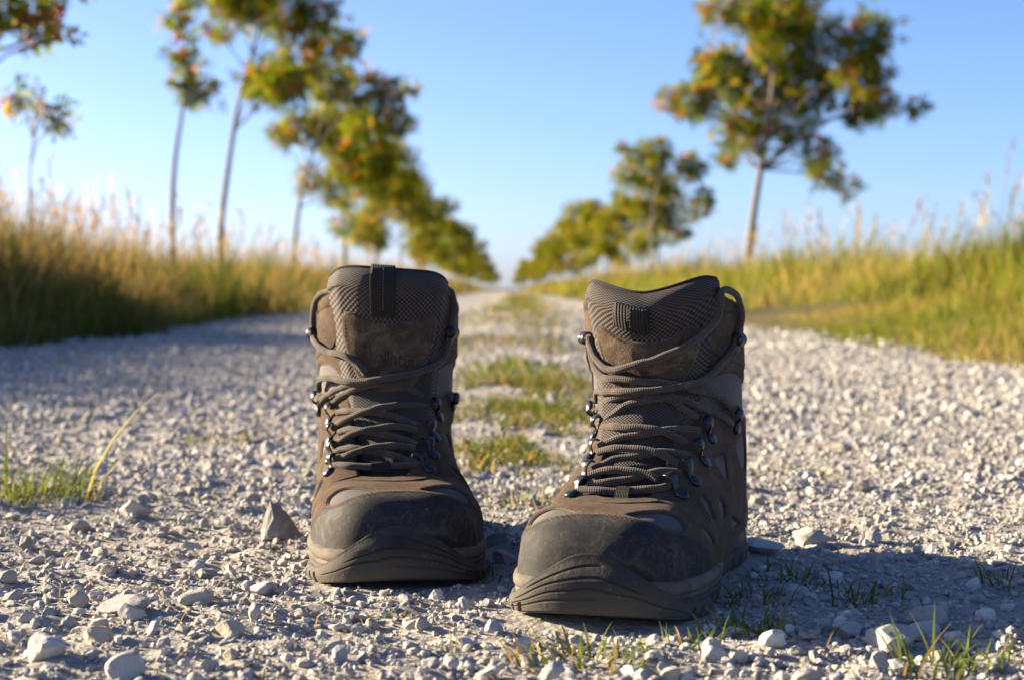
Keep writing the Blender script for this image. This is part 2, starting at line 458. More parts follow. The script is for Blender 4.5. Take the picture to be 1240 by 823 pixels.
def scatter_rocks(pos, size, variants, first, r, sinkf=.55):
    """placement of loose chips: position, Euler rotation, scale, variant index, colour"""
    n = len(pos); Rm = rotmats(n, r); col = stone_color(n, r)
    vi = r.integers(0, len(variants), n)
    lo = np.zeros(n)
    for k, (V, F) in enumerate(variants):
        ix = np.where(vi == k)[0]
        if len(ix): lo[ix] = np.einsum('nj,vj->nv', Rm[ix][:, 2], V).min(1)
    p = pos.copy(); p[:, 2] -= lo * (1 - sinkf) * size
    e = np.stack([np.arctan2(Rm[:, 2, 1], Rm[:, 2, 2]), -np.arcsin(np.clip(Rm[:, 2, 0], -1, 1)), np.arctan2(Rm[:, 1, 0], Rm[:, 0, 0])], -1)
    return p, e, size, vi + first, col

def gravel_object(P, E, S, I, C):
    """one object: a point for every chip, the chips instanced on the points"""
    me = bpy.data.meshes.new('gravel')
    me.vertices.add(len(P)); me.vertices.foreach_set("co", P.astype(np.float32).ravel())
    for nm, ty, arr, key in (("rot", 'FLOAT_VECTOR', E, "vector"), ("scl", 'FLOAT', S, "value"), ("pick", 'INT', I, "value")):
        at = me.attributes.new(nm, ty, 'POINT'); at.data.foreach_set(key, np.ascontiguousarray(arr, np.int32 if ty == 'INT' else np.float32).ravel())
    at = me.attributes.new("Col", 'FLOAT_COLOR', 'POINT'); c4 = np.ones((len(P), 4), np.float32); c4[:, :3] = C; at.data.foreach_set("color", c4.ravel())
    chips = bpy.data.collections.new('gravel_chips')
    for k, (V, F) in enumerate(ROCK2 + ROCK1):
        m = mesh_np('chip', V, F, False); m.materials.append(M['chip'])
        chips.objects.link(bpy.data.objects.new('chip_%03d' % k, m))
    ng = bpy.data.node_groups.new('gravel_scatter', 'GeometryNodeTree')
    ng.interface.new_socket('Geometry', in_out='INPUT', socket_type='NodeSocketGeometry')
    ng.interface.new_socket('Geometry', in_out='OUTPUT', socket_type='NodeSocketGeometry')
    N, L = ng.nodes, ng.links
    gi = N.new('NodeGroupInput'); go = N.new('NodeGroupOutput')
    ci = N.new('GeometryNodeCollectionInfo'); ci.inputs['Collection'].default_value = chips
    ci.inputs['Separate Children'].default_value = True; ci.inputs['Reset Children'].default_value = True
    ip = N.new('GeometryNodeInstanceOnPoints'); ip.inputs['Pick Instance'].default_value = True
    def named(nm, ty):
        x = N.new('GeometryNodeInputNamedAttribute'); x.data_type = ty; x.inputs['Name'].default_value = nm; return x.outputs[0]
    er = N.new('FunctionNodeEulerToRotation')
    L.new(named('rot', 'FLOAT_VECTOR'), er.inputs[0]); L.new(er.outputs[0], ip.inputs['Rotation'])
    L.new(named('scl', 'FLOAT'), ip.inputs['Scale']); L.new(named('pick', 'INT'), ip.inputs['Instance Index'])
    L.new(gi.outputs[0], ip.inputs['Points']); L.new(ci.outputs[0], ip.inputs['Instance']); L.new(ip.outputs[0], go.inputs[0])
    o = add('gravel', me, M['chip'])
    md = o.modifiers.new('scatter', 'NODES'); md.node_group = ng
    return o

def boot_clear(x, y, m=.0):
    """False under the boots"""
    ok = np.ones(len(x), bool)
    for bx, by, ang in ((.0470, .92, -17), (-.0655, 1.03, 6)):
        a = R(ang); dx, dy = x - bx, y - by
        lx = dx * math.cos(a) + dy * math.sin(a); ly = -dx * math.sin(a) + dy * math.cos(a)
        ok &= ~((np.abs(lx) < .060 + m) & (ly > -.006 - m) & (ly < .296 + m))
    return ok
def wedge(n, y0, y1, r, margin=.25, power=1.0):
    """random points on the track inside the view (and a step to either side of it)"""
    y = y0 + (y1 - y0) * r.uniform(0, 1, int(n * 1.0)) ** power
    half = .33 * y + margin
    x = r.uniform(-1, 1, len(y)) * half
    k = (x > LEFT_EDGE - .1) & (x < RIGHT_EDGE + .1)
    return x[k], y[k]

HERO = [  # x, y, width, height ratio, colour, label
    (-.170, 1.245, .030, 1.15, (.15, .15, .155), 'dark grey pointed stone standing upright just left of the farther boot'),
    (-.230, .822, .0205, .75, (.42, .42, .42), 'pale bluish grey rounded stone at the bottom left of the gravel'),
    (-.215, .872, .0165, .62, (.47, .38, .26), 'tan angular stone up and right of the pale rounded one, bottom left'),
    (-.150, .893, .0155, .62, (.47, .40, .30), 'cream flat-topped stone alone in front of the farther boot, left side'),
    (-.222, .955, .030, .35, (.36, .345, .33), 'long flat grey slab half sunk in the dust, left foreground'),
    (-.210, .925, .0150, .9, (.37, .36, .34), 'small upright grey stone in front of the long flat slab'),
    (-.141, .925, .0105, 1.3, (.36, .335, .30), 'small pointed grey-brown stone left below the farther boot'),
    (-.185, .985, .019, .6, (.41, .38, .33), 'rough pale stone left of the farther boot toe, in the sun'),
    (-.150, 1.02, .017, .55, (.44, .41, .36), 'pale chunky stone between the farther boot and the rough stone'),
    (-.183, .795, .019, .7, (.40, .39, .37), 'grey stone cut off by the bottom edge, left of centre'),
    (-.310, 1.375, .026, .7, (.46, .425, .365), 'pale block-shaped stone on the left, beyond the dark pointed stone'),
    (.0005, 1.125, .017, .75, (.33, .335, .345), 'smooth blue-grey stone in the shade between the two boots'),
    (.228, .905, .022, .6, (.37, .375, .38), 'smooth oval grey stone in the shade at lower right'),
    (.205, .872, .028, .6, (.31, .305, .30), 'large angular grey stone in front of the smooth oval one'),
    (.237, .925, .022, .7, (.25, .25, .255), 'dark grey faceted stone behind the smooth oval one'),
    (.190, .905, .018, .6, (.34, .34, .34), 'grey stone left of the smooth oval one, in shade'),
    (.176, 1.008, .022, .5, (.34, .345, .35), 'low grey stone just right of the nearer boot, in its shadow'),
    (.105, .835, .013, .85, (.45, .42, .37), 'pale sunlit pebble in front of the nearer boot, right corner'),
    (.186, 1.18, .030, .45, (.40, .40, .40), 'flat pale stone at the shadow edge right of the nearer boot heel'),
    (.225, 1.215, .026, .6, (.34, .335, .33), 'rounded grey stone behind the flat pale one at the shadow edge'),
]
def build_stones():
    r = np.random.default_rng(5)
    hp = np.array([(h[0], h[1], h[2]) for h in HERO])
    def free(x, y, s):
        d = np.sqrt((x[:, None] - hp[:, 0]) ** 2 + (y[:, None] - hp[:, 1]) ** 2)
        return (d > hp[:, 2] * .5 + s[:, None] * .6).all(1)
    # loose stones one can pick out, each an object of the track
    x, y = wedge(1900, .70, 2.3, r, .10, 1.25)
    s = np.clip(r.lognormal(-5.35, .30, len(x)), .0032, .0085) * (1 + .12 * (y - 1))
    k = boot_clear(x, y, .012) & free(x, y, s)
    x, y, s = x[k], y[k], s[k]
    order = np.argsort(-s / y)[:298]
    x, y, s = x[order], y[order], s[order]
    z = track_z(x, y)
    meshes = []
    for i in range(28):
        V, F = rock(2, r, 11)
        me = mesh_np('stone', V, F, False, None, np.repeat(stone_color(1, r), len(V), 0)); me.materials.append(M['stone']); meshes.append(me)
    for i in range(len(x)):
        o = bpy.data.objects.new('stone', meshes[i % 28]); COL.objects.link(o); o.parent = track
        o.scale = (s[i], s[i], s[i] * r.uniform(.8, 1.1)); o.rotation_euler = (r.normal(0, .3), r.normal(0, .3), r.uniform(0, 6.28))
        o.location = (x[i], y[i], z[i] + s[i] * .26)
    # gravel: everything nobody could count
    parts = []
    def layer(n, y0, y1, smin, smax, var, power=1.0, margin=.25, seed=0):
        x, y = wedge(n, y0, y1, r, margin, power)
        clump = vnoise(x * 6, y * 6, 40 + seed) * .5 + vnoise(x * 22, y * 22, 41 + seed) * .5
        keep = r.uniform(-1, 1.1, len(x)) < clump * 1.5 + .42
        mid = np.exp(-((x + .02) / .16) ** 2) * sstep(1.5, 2.2, y)
        keep &= r.uniform(0, 1, len(x)) > mid * .65
        x, y = x[keep], y[keep]
        s = smin + (smax - smin) * r.uniform(0, 1, len(x)) ** 2.6
        k = boot_clear(x, y, .0) & free(x, y, s)
        x, y, s = x[k], y[k], s[k]
        parts.append(scatter_rocks(np.stack([x, y, track_z(x, y)], -1), s, var, 0 if var is ROCK2 else len(ROCK2), r))
    layer(15000, .62, 1.5, .0014, .0046, ROCK2, 1.1, .24, 1)
    layer(70000, .62, 1.7, .0007, .0023, ROCK1, 1.1, .24, 2)
    layer(11000, 1.45, 2.6, .0022, .0072, ROCK2, .9, .40, 3)
    layer(42000, 1.5, 3.2, .0012, .0040, ROCK1, .9, .45, 4)
    layer(30000, 2.3, 5.5, .003, .010, ROCK1, .8, .6, 5)
    layer(16000, 5, 14, .008, .017, ROCK1, .8, .5, 6)
    layer(520, 1.4, 3.6, .006, .0125, ROCK2, .9, .3, 7)
    o = gravel_object(*[np.concatenate([q[k] for q in parts]) for k in range(5)])
    tag(o, 'loose pale limestone gravel covering the track', 'gravel', kind='stuff'); del o["category"]
    # the named stones
    for i, (hx, hy, w, hr, colr, lab) in enumerate(HERO):
        V, F = rock(3 if i else 4, np.random.default_rng(901 + i), 9 if i == 0 else 15, .7, .0)
        V = V.copy(); V[:, 2] *= hr / (V[:, 2].max() - V[:, 2].min()); V[:, :2] /= (V[:, 0].max() - V[:, 0].min())
        if i == 0:      # the pointed one: a split shard with its tip leaning left
            pts = [(-.26, 0, 1.0), (.0, .06, .86), (-.44, 0, .55), (.28, -.05, .56), (.50, 0, .18), (-.50, -.1, 0), (-.36, -.40, .1), (.08, -.46, .14), (.45, -.3, 0),
                   (.50, .3, 0), (0, .45, 0), (-.45, .35, 0), (-.14, -.30, .62), (.14, -.26, .50), (-.30, .2, .7), (.2, .25, .5)]
            bm = bmesh.new()
            for p in pts: bm.verts.new(p)
            bmesh.ops.convex_hull(bm, input=bm.verts)
            bmesh.ops.triangulate(bm, faces=bm.faces)
            bmesh.ops.subdivide_edges(bm, edges=bm.edges, cuts=5, use_grid_fill=True)
            bmesh.ops.triangulate(bm, faces=bm.faces); bm.verts.index_update()
            V = np.array([v.co[:] for v in bm.verts]); F = np.array([[v.index for v in f.verts] for f in bm.faces]); bm.free()
        if i == 6:
            t = (V[:, 2] - V[:, 2].min()) / (V[:, 2].max() - V[:, 2].min()); V[:, :2] *= (1.2 - .8 * t)[:, None]
        nz = vnoise(V[:, 0] * 9 + i, V[:, 1] * 9 + V[:, 2] * 7, 60 + i) * .03 + vnoise(V[:, 0] * 22, V[:, 2] * 22 + V[:, 1] * 9, 61) * .015
        V = V * (1 + nz[:, None]) * w
        V[:, 2] -= V[:, 2].min() * .78
        o = add('loose_stone', mesh_np('loose_stone', V, F, False, None, np.tile(colr, (len(V), 1))), M['stone'], loc=(hx, hy, float(track_z(np.array([hx]), np.array([hy]))[0]) - .001))
        tag(o, lab, 'stone', 'stones lying on the track')
build_stones()

# ---- grass
def blades(base, h, w, az, lean, c0, c1, r, seg=4, curl=1.6):
    """tapered bent blades; c0 colour at root, c1 at tip"""
    n = len(base); t = np.linspace(0, 1, seg + 1)
    d = np.stack([np.cos(az), np.sin(az), np.zeros(n)], -1); sd = np.stack([-np.sin(az), np.cos(az), np.zeros(n)], -1)
    tw = r.uniform(0, PI, n); sd = sd * np.cos(tw)[:, None] + d * np.sin(tw)[:, None] * .8
    out = lean[:, None] * h[:, None] * t[None] ** curl
    up = h[:, None] * t[None] * np.sqrt(np.clip(1 - (lean[:, None] * t[None] ** (curl - .4)) ** 2 * .6, .12, 1))
    C = base[:, None] + d[:, None] * out[..., None]; C[..., 2] += up
    wt = np.array([.75, 1.0, .8, .5, .12] if seg == 4 else [.8, 1.0, .6, .12] if seg == 3 else [.9, .8, .12])
    A = C - sd[:, None] * (w[:, None] * wt[None])[..., None] * .5
    B = C + sd[:, None] * (w[:, None] * wt[None])[..., None] * .5
    V = np.stack([A, B], 2).reshape(n, -1, 3)
    k = np.arange(seg) * 2; F = np.stack([k, k + 1, k + 3, k + 2], -1)
    FF = (F[None] + (np.arange(n) * 2 * (seg + 1))[:, None, None]).reshape(-1, 4)
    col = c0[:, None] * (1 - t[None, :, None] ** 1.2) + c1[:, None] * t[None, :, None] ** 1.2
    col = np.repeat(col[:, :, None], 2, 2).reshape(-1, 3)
    return V.reshape(-1, 3), FF, col
def pal(n, r, cols, p=None, var=.2):
    c = np.array(cols)[r.choice(len(cols), n, p=p)]
    return c * r.uniform(1 - var, 1 + var, (n, 1))
GREEN = [(.075, .125, .016), (.105, .155, .018), (.160, .185, .026), (.055, .095, .015)]
DRY = [(.34, .25, .11), (.27, .19, .085), (.40, .31, .16), (.22, .14, .06)]

def tuft(x, y, n, h, spread, r, drym=.25, lean=.75, w=.0022):
    a = r.uniform(0, 2 * PI, n); q = spread * np.sqrt(r.uniform(0, 1, n))
    b = np.stack([q * np.cos(a), q * np.sin(a), np.zeros(n) - .001], -1)
    az = a + r.normal(0, .9, n)
    hh = h * r.uniform(.25, 1, n) ** 1.3; ww = w * r.uniform(.45, 1.05, n)
    dry = r.uniform(0, 1, n) < drym
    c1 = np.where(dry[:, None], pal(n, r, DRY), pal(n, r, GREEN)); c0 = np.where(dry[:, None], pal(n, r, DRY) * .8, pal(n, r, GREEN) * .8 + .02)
    return blades(b, hh, ww, az, lean * r.uniform(.35, 1.5, n), c0, c1, r)

TUFTS = [  # x, y, blades, height, spread, dry, label
    (-.425, 1.47, 280, .050, .065, .10, 'bright green grass tuft with a long dry blade at the left edge'),
    (.038, .828, 70, .030, .028, .28, 'sunlit grass tuft in front of the nearer boot toe'),
    (-.028, .862, 8, .020, .010, .5, 'few thin sunlit grass blades between the boots, near the front'),
    (.098, .868, 14, .026, .012, .25, 'small grass tuft under the outer corner of the nearer boot'),
    (.128, .900, 26, .028, .018, .3, 'grass tuft in shade beside the nearer boot sole'),
    (.148, .985, 22, .026, .018, .3, 'thin dark grass tuft behind the nearer boot, in its shadow'),
    (.212, 1.010, 34, .026, .026, .25, 'wide dark grass tuft in the middle of the boot shadow'),
    (.180, 1.055, 24, .024, .020, .25, 'low dark grass tuft at the back of the boot shadow'),
    (.330, 1.045, 26, .024, .022, .2, 'dark grass tuft at the right edge in shade'),
    (.155, .905, 20, .022, .022, .35, 'sparse grass in shade among the grey stones at lower right'),
    (.212, .812, 44, .040, .024, .12, 'bright green grass tuft at the bottom edge, lower right'),
    (.250, .842, 26, .030, .020, .2, 'grass tuft in shade at the lower right corner'),
    (-.018, 1.068, 24, .022, .016, .5, 'small yellowish grass tuft between the boots, at the farther boot toe'),
    (.030, 1.42, 40, .030, .035, .45, 'dry grass tuft on the track behind and between the boots'),
    (-.330, 2.02, 50, .030, .050, .4, 'low grass patch on the track left of the farther boot'),
    (.260, 1.66, 60, .024, .060, .6, 'low straw-coloured grass patch right of the nearer boot'),
    (.085, .800, 10, .014, .010, .4, 'tiny sprig of grass at the bottom edge in front of the nearer boot'),
    (-.075, .955, 12, .016, .018, .8, 'few dry grass blades lying under the farther boot toe'),
]
def build_tufts():
    r = np.random.default_rng(21)
    for i, (x, y, n, h, sp, dr, lab) in enumerate(TUFTS):
        if i not in (0, 2, 10): n, h, sp = int(n * 1.9), h * .75, sp * 1.35
        P = tuft(x, y, n, h, sp, r, dr)
        z = float(track_z(np.array([x]), np.array([y]))[0])
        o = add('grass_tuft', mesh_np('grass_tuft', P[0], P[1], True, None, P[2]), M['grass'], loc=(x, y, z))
        tag(o, lab, 'grass', 'grass tufts on the track')
        if i == 0:
            b = np.array([[.055, -.02, 0], [.06, -.01, 0], [-.02, 0, 0]]); c_ = np.array([(.30, .30, .13), (.33, .30, .14), (.15, .20, .04)])
            for j, (hh, ww, az, ln) in enumerate(((.115, .0045, -.1, .62), (.07, .0040, .1, .8), (.07, .0035, 1.8, .12))):
                one = lambda v: np.array([v])
                Q = blades(b[j:j + 1], one(hh), one(ww), one(az), one(ln), c_[j:j + 1] * .9, c_[j:j + 1], np.random.default_rng(3), curl=1.5)
                add('dry_blade', mesh_np('dry_blade', Q[0], Q[1], True, None, Q[2]), M['grass'], o)
build_tufts()

def build_grass_stuff():
    r = np.random.default_rng(31)
    parts = []
    # middle strip of the track
    def strip(n, y0, y1, h, w, dens, xw, seg):
        y = y0 + (y1 - y0) * r.uniform(0, 1, n) ** 1.0
        x = r.normal(0, xw, n) + .01 * y
        hot = sum(g * np.exp(-((x - px) / sx) ** 2 - ((y - py) / sy) ** 2) for px, py, sx, sy, g in ((.035, 2.50, .11, .20, .8), (-.01, 1.86, .06, .12, .7), (.0, 3.4, .14, .4, .6)))
        k = (.7 * vnoise(x * 5, y * 2.2, 77) + .5 * vnoise(x * 16, y * 9, 78) + .5 * vnoise(x * 45, y * 30, 79)) + hot > dens
        x, y = x[k], y[k]; m = len(x)
        dry = r.uniform(0, 1, m) < .38 + .2 * vnoise(x * 3, y * 1.3, 80) - .4 * hot[k]
        c = np.where(dry[:, None], pal(m, r, DRY), pal(m, r, GREEN))
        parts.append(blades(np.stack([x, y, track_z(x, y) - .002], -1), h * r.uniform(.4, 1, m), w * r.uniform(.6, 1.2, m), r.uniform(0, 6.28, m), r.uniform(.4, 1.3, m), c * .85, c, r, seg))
    strip(11000, 1.55, 3.2, .028, .0024, .42, .090, 3)
    strip(9000, 3.0, 9, .032, .005, .22, .15, 2)
    strip(8000, 9, 60, .05, .018, .0, .20, 2)
    # dry straw bits on the gravel
    x, y = wedge(420, .7, 2.4, r, .1); k = boot_clear(x, y, .02); x, y = x[k], y[k]; m = len(x)
    c = pal(m, r, DRY)
    parts.append(blades(np.stack([x, y, track_z(x, y) + .003], -1), r.uniform(.008, .03, m), r.uniform(.0006, .0014, m), r.uniform(0, 6.28, m), np.full(m, 1.25), c, c, r, 3, 1.05) if False else blades(np.stack([x, y, track_z(x, y) + .002], -1), r.uniform(.006, .018, m), r.uniform(.0007, .0014, m), r.uniform(0, 6.28, m), r.uniform(.9, 1.2, m), c, c, r, 3, 1.1))
    ps = [(tri(p[1])) for p in parts]
    V, F, c = join([(p[0], p[1] if p[1].shape[1] == 4 else p[1], p[2]) for p in parts])
    o = add('track_grass', mesh_np('track_grass', V, F, True, None, c), M['grass'])
    tag(o, 'patchy short grass along the middle of the track', kind='stuff')
    # verges
    def verge(name, label, side, seed):
        r = np.random.default_rng(seed); parts = []
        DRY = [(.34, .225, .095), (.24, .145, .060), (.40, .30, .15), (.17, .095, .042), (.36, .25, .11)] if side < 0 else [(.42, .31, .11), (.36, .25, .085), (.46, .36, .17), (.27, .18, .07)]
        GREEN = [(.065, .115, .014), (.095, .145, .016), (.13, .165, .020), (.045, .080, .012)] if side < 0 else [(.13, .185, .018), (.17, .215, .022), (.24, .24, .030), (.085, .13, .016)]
        def put(n, y0, y1, d0, d1, h0, h1, w, green, seg=3, pw=1.0, topc=None, lean=.7, dpow=1.0, ypow=1.6):
            y = y0 + (y1 - y0) * r.uniform(0, 1, n) ** ypow
            d = d0 + (d1 - d0) * r.uniform(0, 1, n) ** dpow
            e = (LEFT_EDGE + edge_wob(y) if side < 0 else RIGHT_EDGE - edge_wob(y + 50))
            x = e + side * d
            cl = 1.1 * vnoise(x * 1.1, y * .7, seed + 3) + .6 * vnoise(x * 3.4, y * 2.6, seed + 4)
            hh = (h0 + (h1 - h0) * sstep(0, 1.4, d)) * r.uniform(.45, 1, n) * (1 + .5 * cl)
            gr = r.uniform(0, 1, n) < green + .55 * vnoise(x * .8 + 9, y * .45, seed + 9) + .2 * cl
            c1 = np.where(gr[:, None], pal(n, r, GREEN), pal(n, r, DRY))
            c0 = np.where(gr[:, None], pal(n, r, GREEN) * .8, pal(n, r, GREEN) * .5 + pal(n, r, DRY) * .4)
            z = np.where((d < .1), track_z(x, y) - .01, bank_z(x, y) - .01)
            parts.append(blades(np.stack([x, y, z], -1), hh, w * r.uniform(.6, 1.3, n), r.uniform(0, 6.28, n), lean * r.uniform(.15, 1, n), c0, c1, r, seg))
            return x, y, z, hh
        def heads(n, y0, y1, d0, d1, h0, h1, ypow=1.5):
            """tall dry stalks with seed heads"""
            y = y0 + (y1 - y0) * r.uniform(0, 1, n) ** ypow; d = r.uniform(d0, d1, n)
            x = (LEFT_EDGE if side < 0 else RIGHT_EDGE) + side * d
            z = bank_z(x, y) - .01; h = r.uniform(h0, h1, n); c = pal(n, r, DRY)
            az = r.uniform(0, 6.28, n); ln = r.uniform(.05, .35, n)
            parts.append(blades(np.stack([x, y, z], -1), h, np.full(n, .004) * (1 + y * .03), az, ln, c * .8, c, r, 3))
            for q in range(5):
                tt = .72 + .06 * q
                bx = x + np.cos(az) * ln * h * tt ** 1.6; by = y + np.sin(az) * ln * h * tt ** 1.6; bz = z + h * tt * .97
                parts.append(blades(np.stack([bx, by, bz], -1), h * r.uniform(.07, .13, n), np.full(n, .012) * (1 + y * .03), r.uniform(0, 6.28, n), r.uniform(.3, .9, n), c, c * 1.05, r, 3))
        if side < 0:
            put(14000, 2.9, 9, .0, .7, .16, .40, .006, .80, ypow=1.2)
            put(24000, 2.8, 12, .2, 3.4, .30, .74, .009, .38, ypow=1.3)
            put(9000, 12, 40, .0, 4.5, .35, .62, .014, .32, 2)
            put(6000, 40, 160, .0, 6, .45, .7, .05, .4, 2)
            heads(420, 3.6, 14, .9, 3.6, .55, .95, 1.2); heads(420, 14, 60, .8, 5, .6, .95)
        else:
            put(16000, 2.4, 9, .0, 1.3, .05, .14, .005, .55, ypow=1.2, lean=1.0)
            put(14000, 3.0, 12, .7, 4.2, .12, .34, .007, .95, ypow=1.3)
            put(9000, 12, 40, .0, 5, .16, .42, .014, .75, 2)
            put(6000, 40, 160, .0, 6, .3, .55, .05, .5, 2)
            heads(360, 3.6, 13, 1.8, 4.8, .45, .95, 1.2); heads(420, 13, 60, 1.0, 5, .4, .75)
        # short cover further back on both sides
        put(6000, 3, 60, 3.0, 14, .3, .55, .016, .45, 2)
        s4 = join(parts)
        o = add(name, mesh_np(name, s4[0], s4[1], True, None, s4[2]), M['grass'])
        tag(o, label, kind='stuff')
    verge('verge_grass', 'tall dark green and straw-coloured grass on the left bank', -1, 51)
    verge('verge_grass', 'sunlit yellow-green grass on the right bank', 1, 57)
build_grass_stuff()
BK = {}
BK['hook_R'] = (((0.374,0.354),(0.268,0.377)),((0.422,0.421),(0.324,0.443)),((0.448,0.526),(0.354,0.537)),((0.43,0.634),(0.35,0.651)),((0.518,0.739),(0.45,0.754)),((-0.338,0.326),(-0.29,0.356)),((-0.316,0.379),(-0.274,0.412)),((-0.348,0.476),(-0.294,0.507)),((-0.378,0.596),(-0.308,0.623)),((-0.42,0.703),(-0.32,0.718)))
BK['hook_L'] = (((-0.254,0.345),(-0.196,0.375)),((-0.304,0.407),(-0.264,0.44)),((-0.35,0.507),(-0.298,0.534)),((-0.394,0.641),(-0.314,0.652)),((-0.488,0.747),(-0.392,0.746)),((0.484,0.392),(0.418,0.416)),((0.47,0.451),(0.422,0.48)),((0.48,0.559),(0.42,0.584)),((0.454,0.651),(0.39,0.677)),((0.508,0.744),(0.442,0.772)))
BK['ank_R'] = ((0.384,0.927),(-0.276,0.904))
BK['ank_L'] = ((-0.284,0.911),(0.474,0.945))
BK['keep_R'] = ((-0.042,0.326),(0.05,0.328))
BK['keep_L'] = ((0.166,0.352),(0.028,0.35))
BK['lace_R'] = {
  'a': ((-0.294,0.343,2.6),(-0.192,0.329,2.8),(-0.076,0.327,2.8),(0.058,0.339,2.8),(0.174,0.344,2.8),(0.256,0.358,2.8),(0.292,0.377,2.6)),
  'b': ((-0.26,0.391,2.6),(-0.144,0.392,4.5),(-0.002,0.392,5),(0.122,0.387,4.5),(0.212,0.376,3)),
  'c': ((-0.248,0.357,3),(-0.144,0.359,3),(-0.046,0.37,2.5),(0.064,0.383,2.5),(0.17,0.4,2.8),(0.324,0.423,2.6)),
  'd': ((-0.268,0.482,2.6),(-0.138,0.472,4.5),(0.012,0.47,5),(0.124,0.463,5),(0.224,0.452,4),(0.298,0.447,3)),
  'e': ((-0.252,0.409,3),(-0.19,0.422,3),(-0.12,0.44,2.5),(-0.004,0.451,2.5),(0.122,0.469,2.5),(0.236,0.481,2.8),(0.346,0.505,2.6)),
  'f': ((-0.286,0.594,2.6),(-0.136,0.558,4.5),(0.02,0.55,5),(0.14,0.542,5),(0.224,0.54,4),(0.306,0.542,3)),
  'g': ((-0.268,0.504,3),(-0.198,0.511,3),(-0.11,0.522,2.5),(-0.01,0.532,2.5),(0.116,0.549,2.5),(0.222,0.575,2.8),(0.346,0.626,2.6)),
  'h': ((-0.362,0.697,3),(-0.244,0.693,4),(-0.15,0.686,4),(-0.042,0.682,3),(0.074,0.681,2.5),(0.154,0.68,2.5),(0.222,0.664,2.5),(0.312,0.656,2.6)),
  'i': ((-0.254,0.623,3),(-0.182,0.633,2.5),(-0.104,0.651,2.5),(-0.02,0.662,2.5),(0.076,0.672,3),(0.172,0.686,4),(0.264,0.696,4),(0.364,0.714,3),(0.45,0.731,3),(0.482,0.734,2.6)),
  'j': ((-0.334,0.724,3),(-0.298,0.742,4),(-0.2,0.714,7),(-0.086,0.684,8),(0.022,0.684,8),(0.112,0.704,8),(0.188,0.73,7),(0.25,0.764,6),(0.312,0.838,5),(0.372,0.914,4)),
  'k': ((0.27,0.996,9),(0.252,0.964,10),(0.204,0.918,11),(0.162,0.868,11),(0.112,0.814,11),(0.036,0.772,11),(-0.074,0.754,10),(-0.154,0.768,8),(-0.204,0.81,6),(-0.23,0.856,5),(-0.246,0.905,4)),
  'l': ((-0.262,0.901,4),(-0.244,0.828,5),(-0.21,0.77,6),(-0.156,0.739,7),(-0.028,0.723,6),(0.086,0.721,5),(0.21,0.73,4),(0.326,0.751,3.5),(0.446,0.763,3)),
}
BK['lace_L'] = {
  'a': ((0.418,0.399,2.6),(0.336,0.372,2.8),(0.238,0.359,2.8),(0.112,0.351,2.8),(-0.006,0.352,2.8),(-0.134,0.355,2.8),(-0.212,0.367,2.6)),
  'b': ((0.388,0.458,2.6),(0.262,0.426,4),(0.136,0.41,2.6),(0.01,0.391,2.5),(-0.112,0.372,2.5),(-0.174,0.368,2.6)),
  'c': ((0.418,0.424,3),(0.332,0.405,4),(0.226,0.408,5),(0.11,0.416,5),(-0.022,0.417,4.5),(-0.178,0.419,3)),
  'd': ((0.376,0.546,2.6),(0.228,0.504,3.5),(0.098,0.482,2.6),(-0.006,0.464,2.5),(-0.136,0.447,2.5),(-0.196,0.434,2.6)),
  'e': ((0.422,0.494,3),(0.342,0.487,4),(0.228,0.489,5),(0.098,0.491,5),(-0.036,0.496,4.5),(-0.212,0.499,3)),
  'f': ((0.36,0.647,2.6),(0.246,0.601,3.5),(0.116,0.571,2.6),(0.014,0.553,2.5),(-0.094,0.537,2.5),(-0.216,0.522,2.6)),
  'g': ((0.418,0.593,3),(0.324,0.577,4),(0.21,0.571,5),(0.088,0.576,5),(-0.042,0.588,4.5),(-0.274,0.629,3)),
  'h': ((0.47,0.749,3),(0.358,0.734,4),(0.264,0.719,4),(0.156,0.696,4),(0.014,0.684,3),(-0.136,0.674,3),(-0.266,0.658,3)),
  'i': ((0.392,0.697,3),(0.302,0.698,3),(0.216,0.692,3),(0.124,0.686,3),(0.024,0.688,3),(-0.076,0.703,2.5),(-0.16,0.728,2.5)),
  'j': ((0.448,0.781,3),(0.402,0.794,4.5),(0.314,0.764,6),(0.226,0.721,8),(0.124,0.693,8),(0.014,0.694,8),(-0.094,0.718,7),(-0.19,0.753,7),(-0.252,0.801,6),(-0.27,0.843,5),(-0.282,0.895,4)),
  'k': ((0.474,0.945,4),(0.372,0.896,5),(0.288,0.846,6),(0.204,0.8,7.5),(0.148,0.755,7),(0.122,0.724,5)),
}

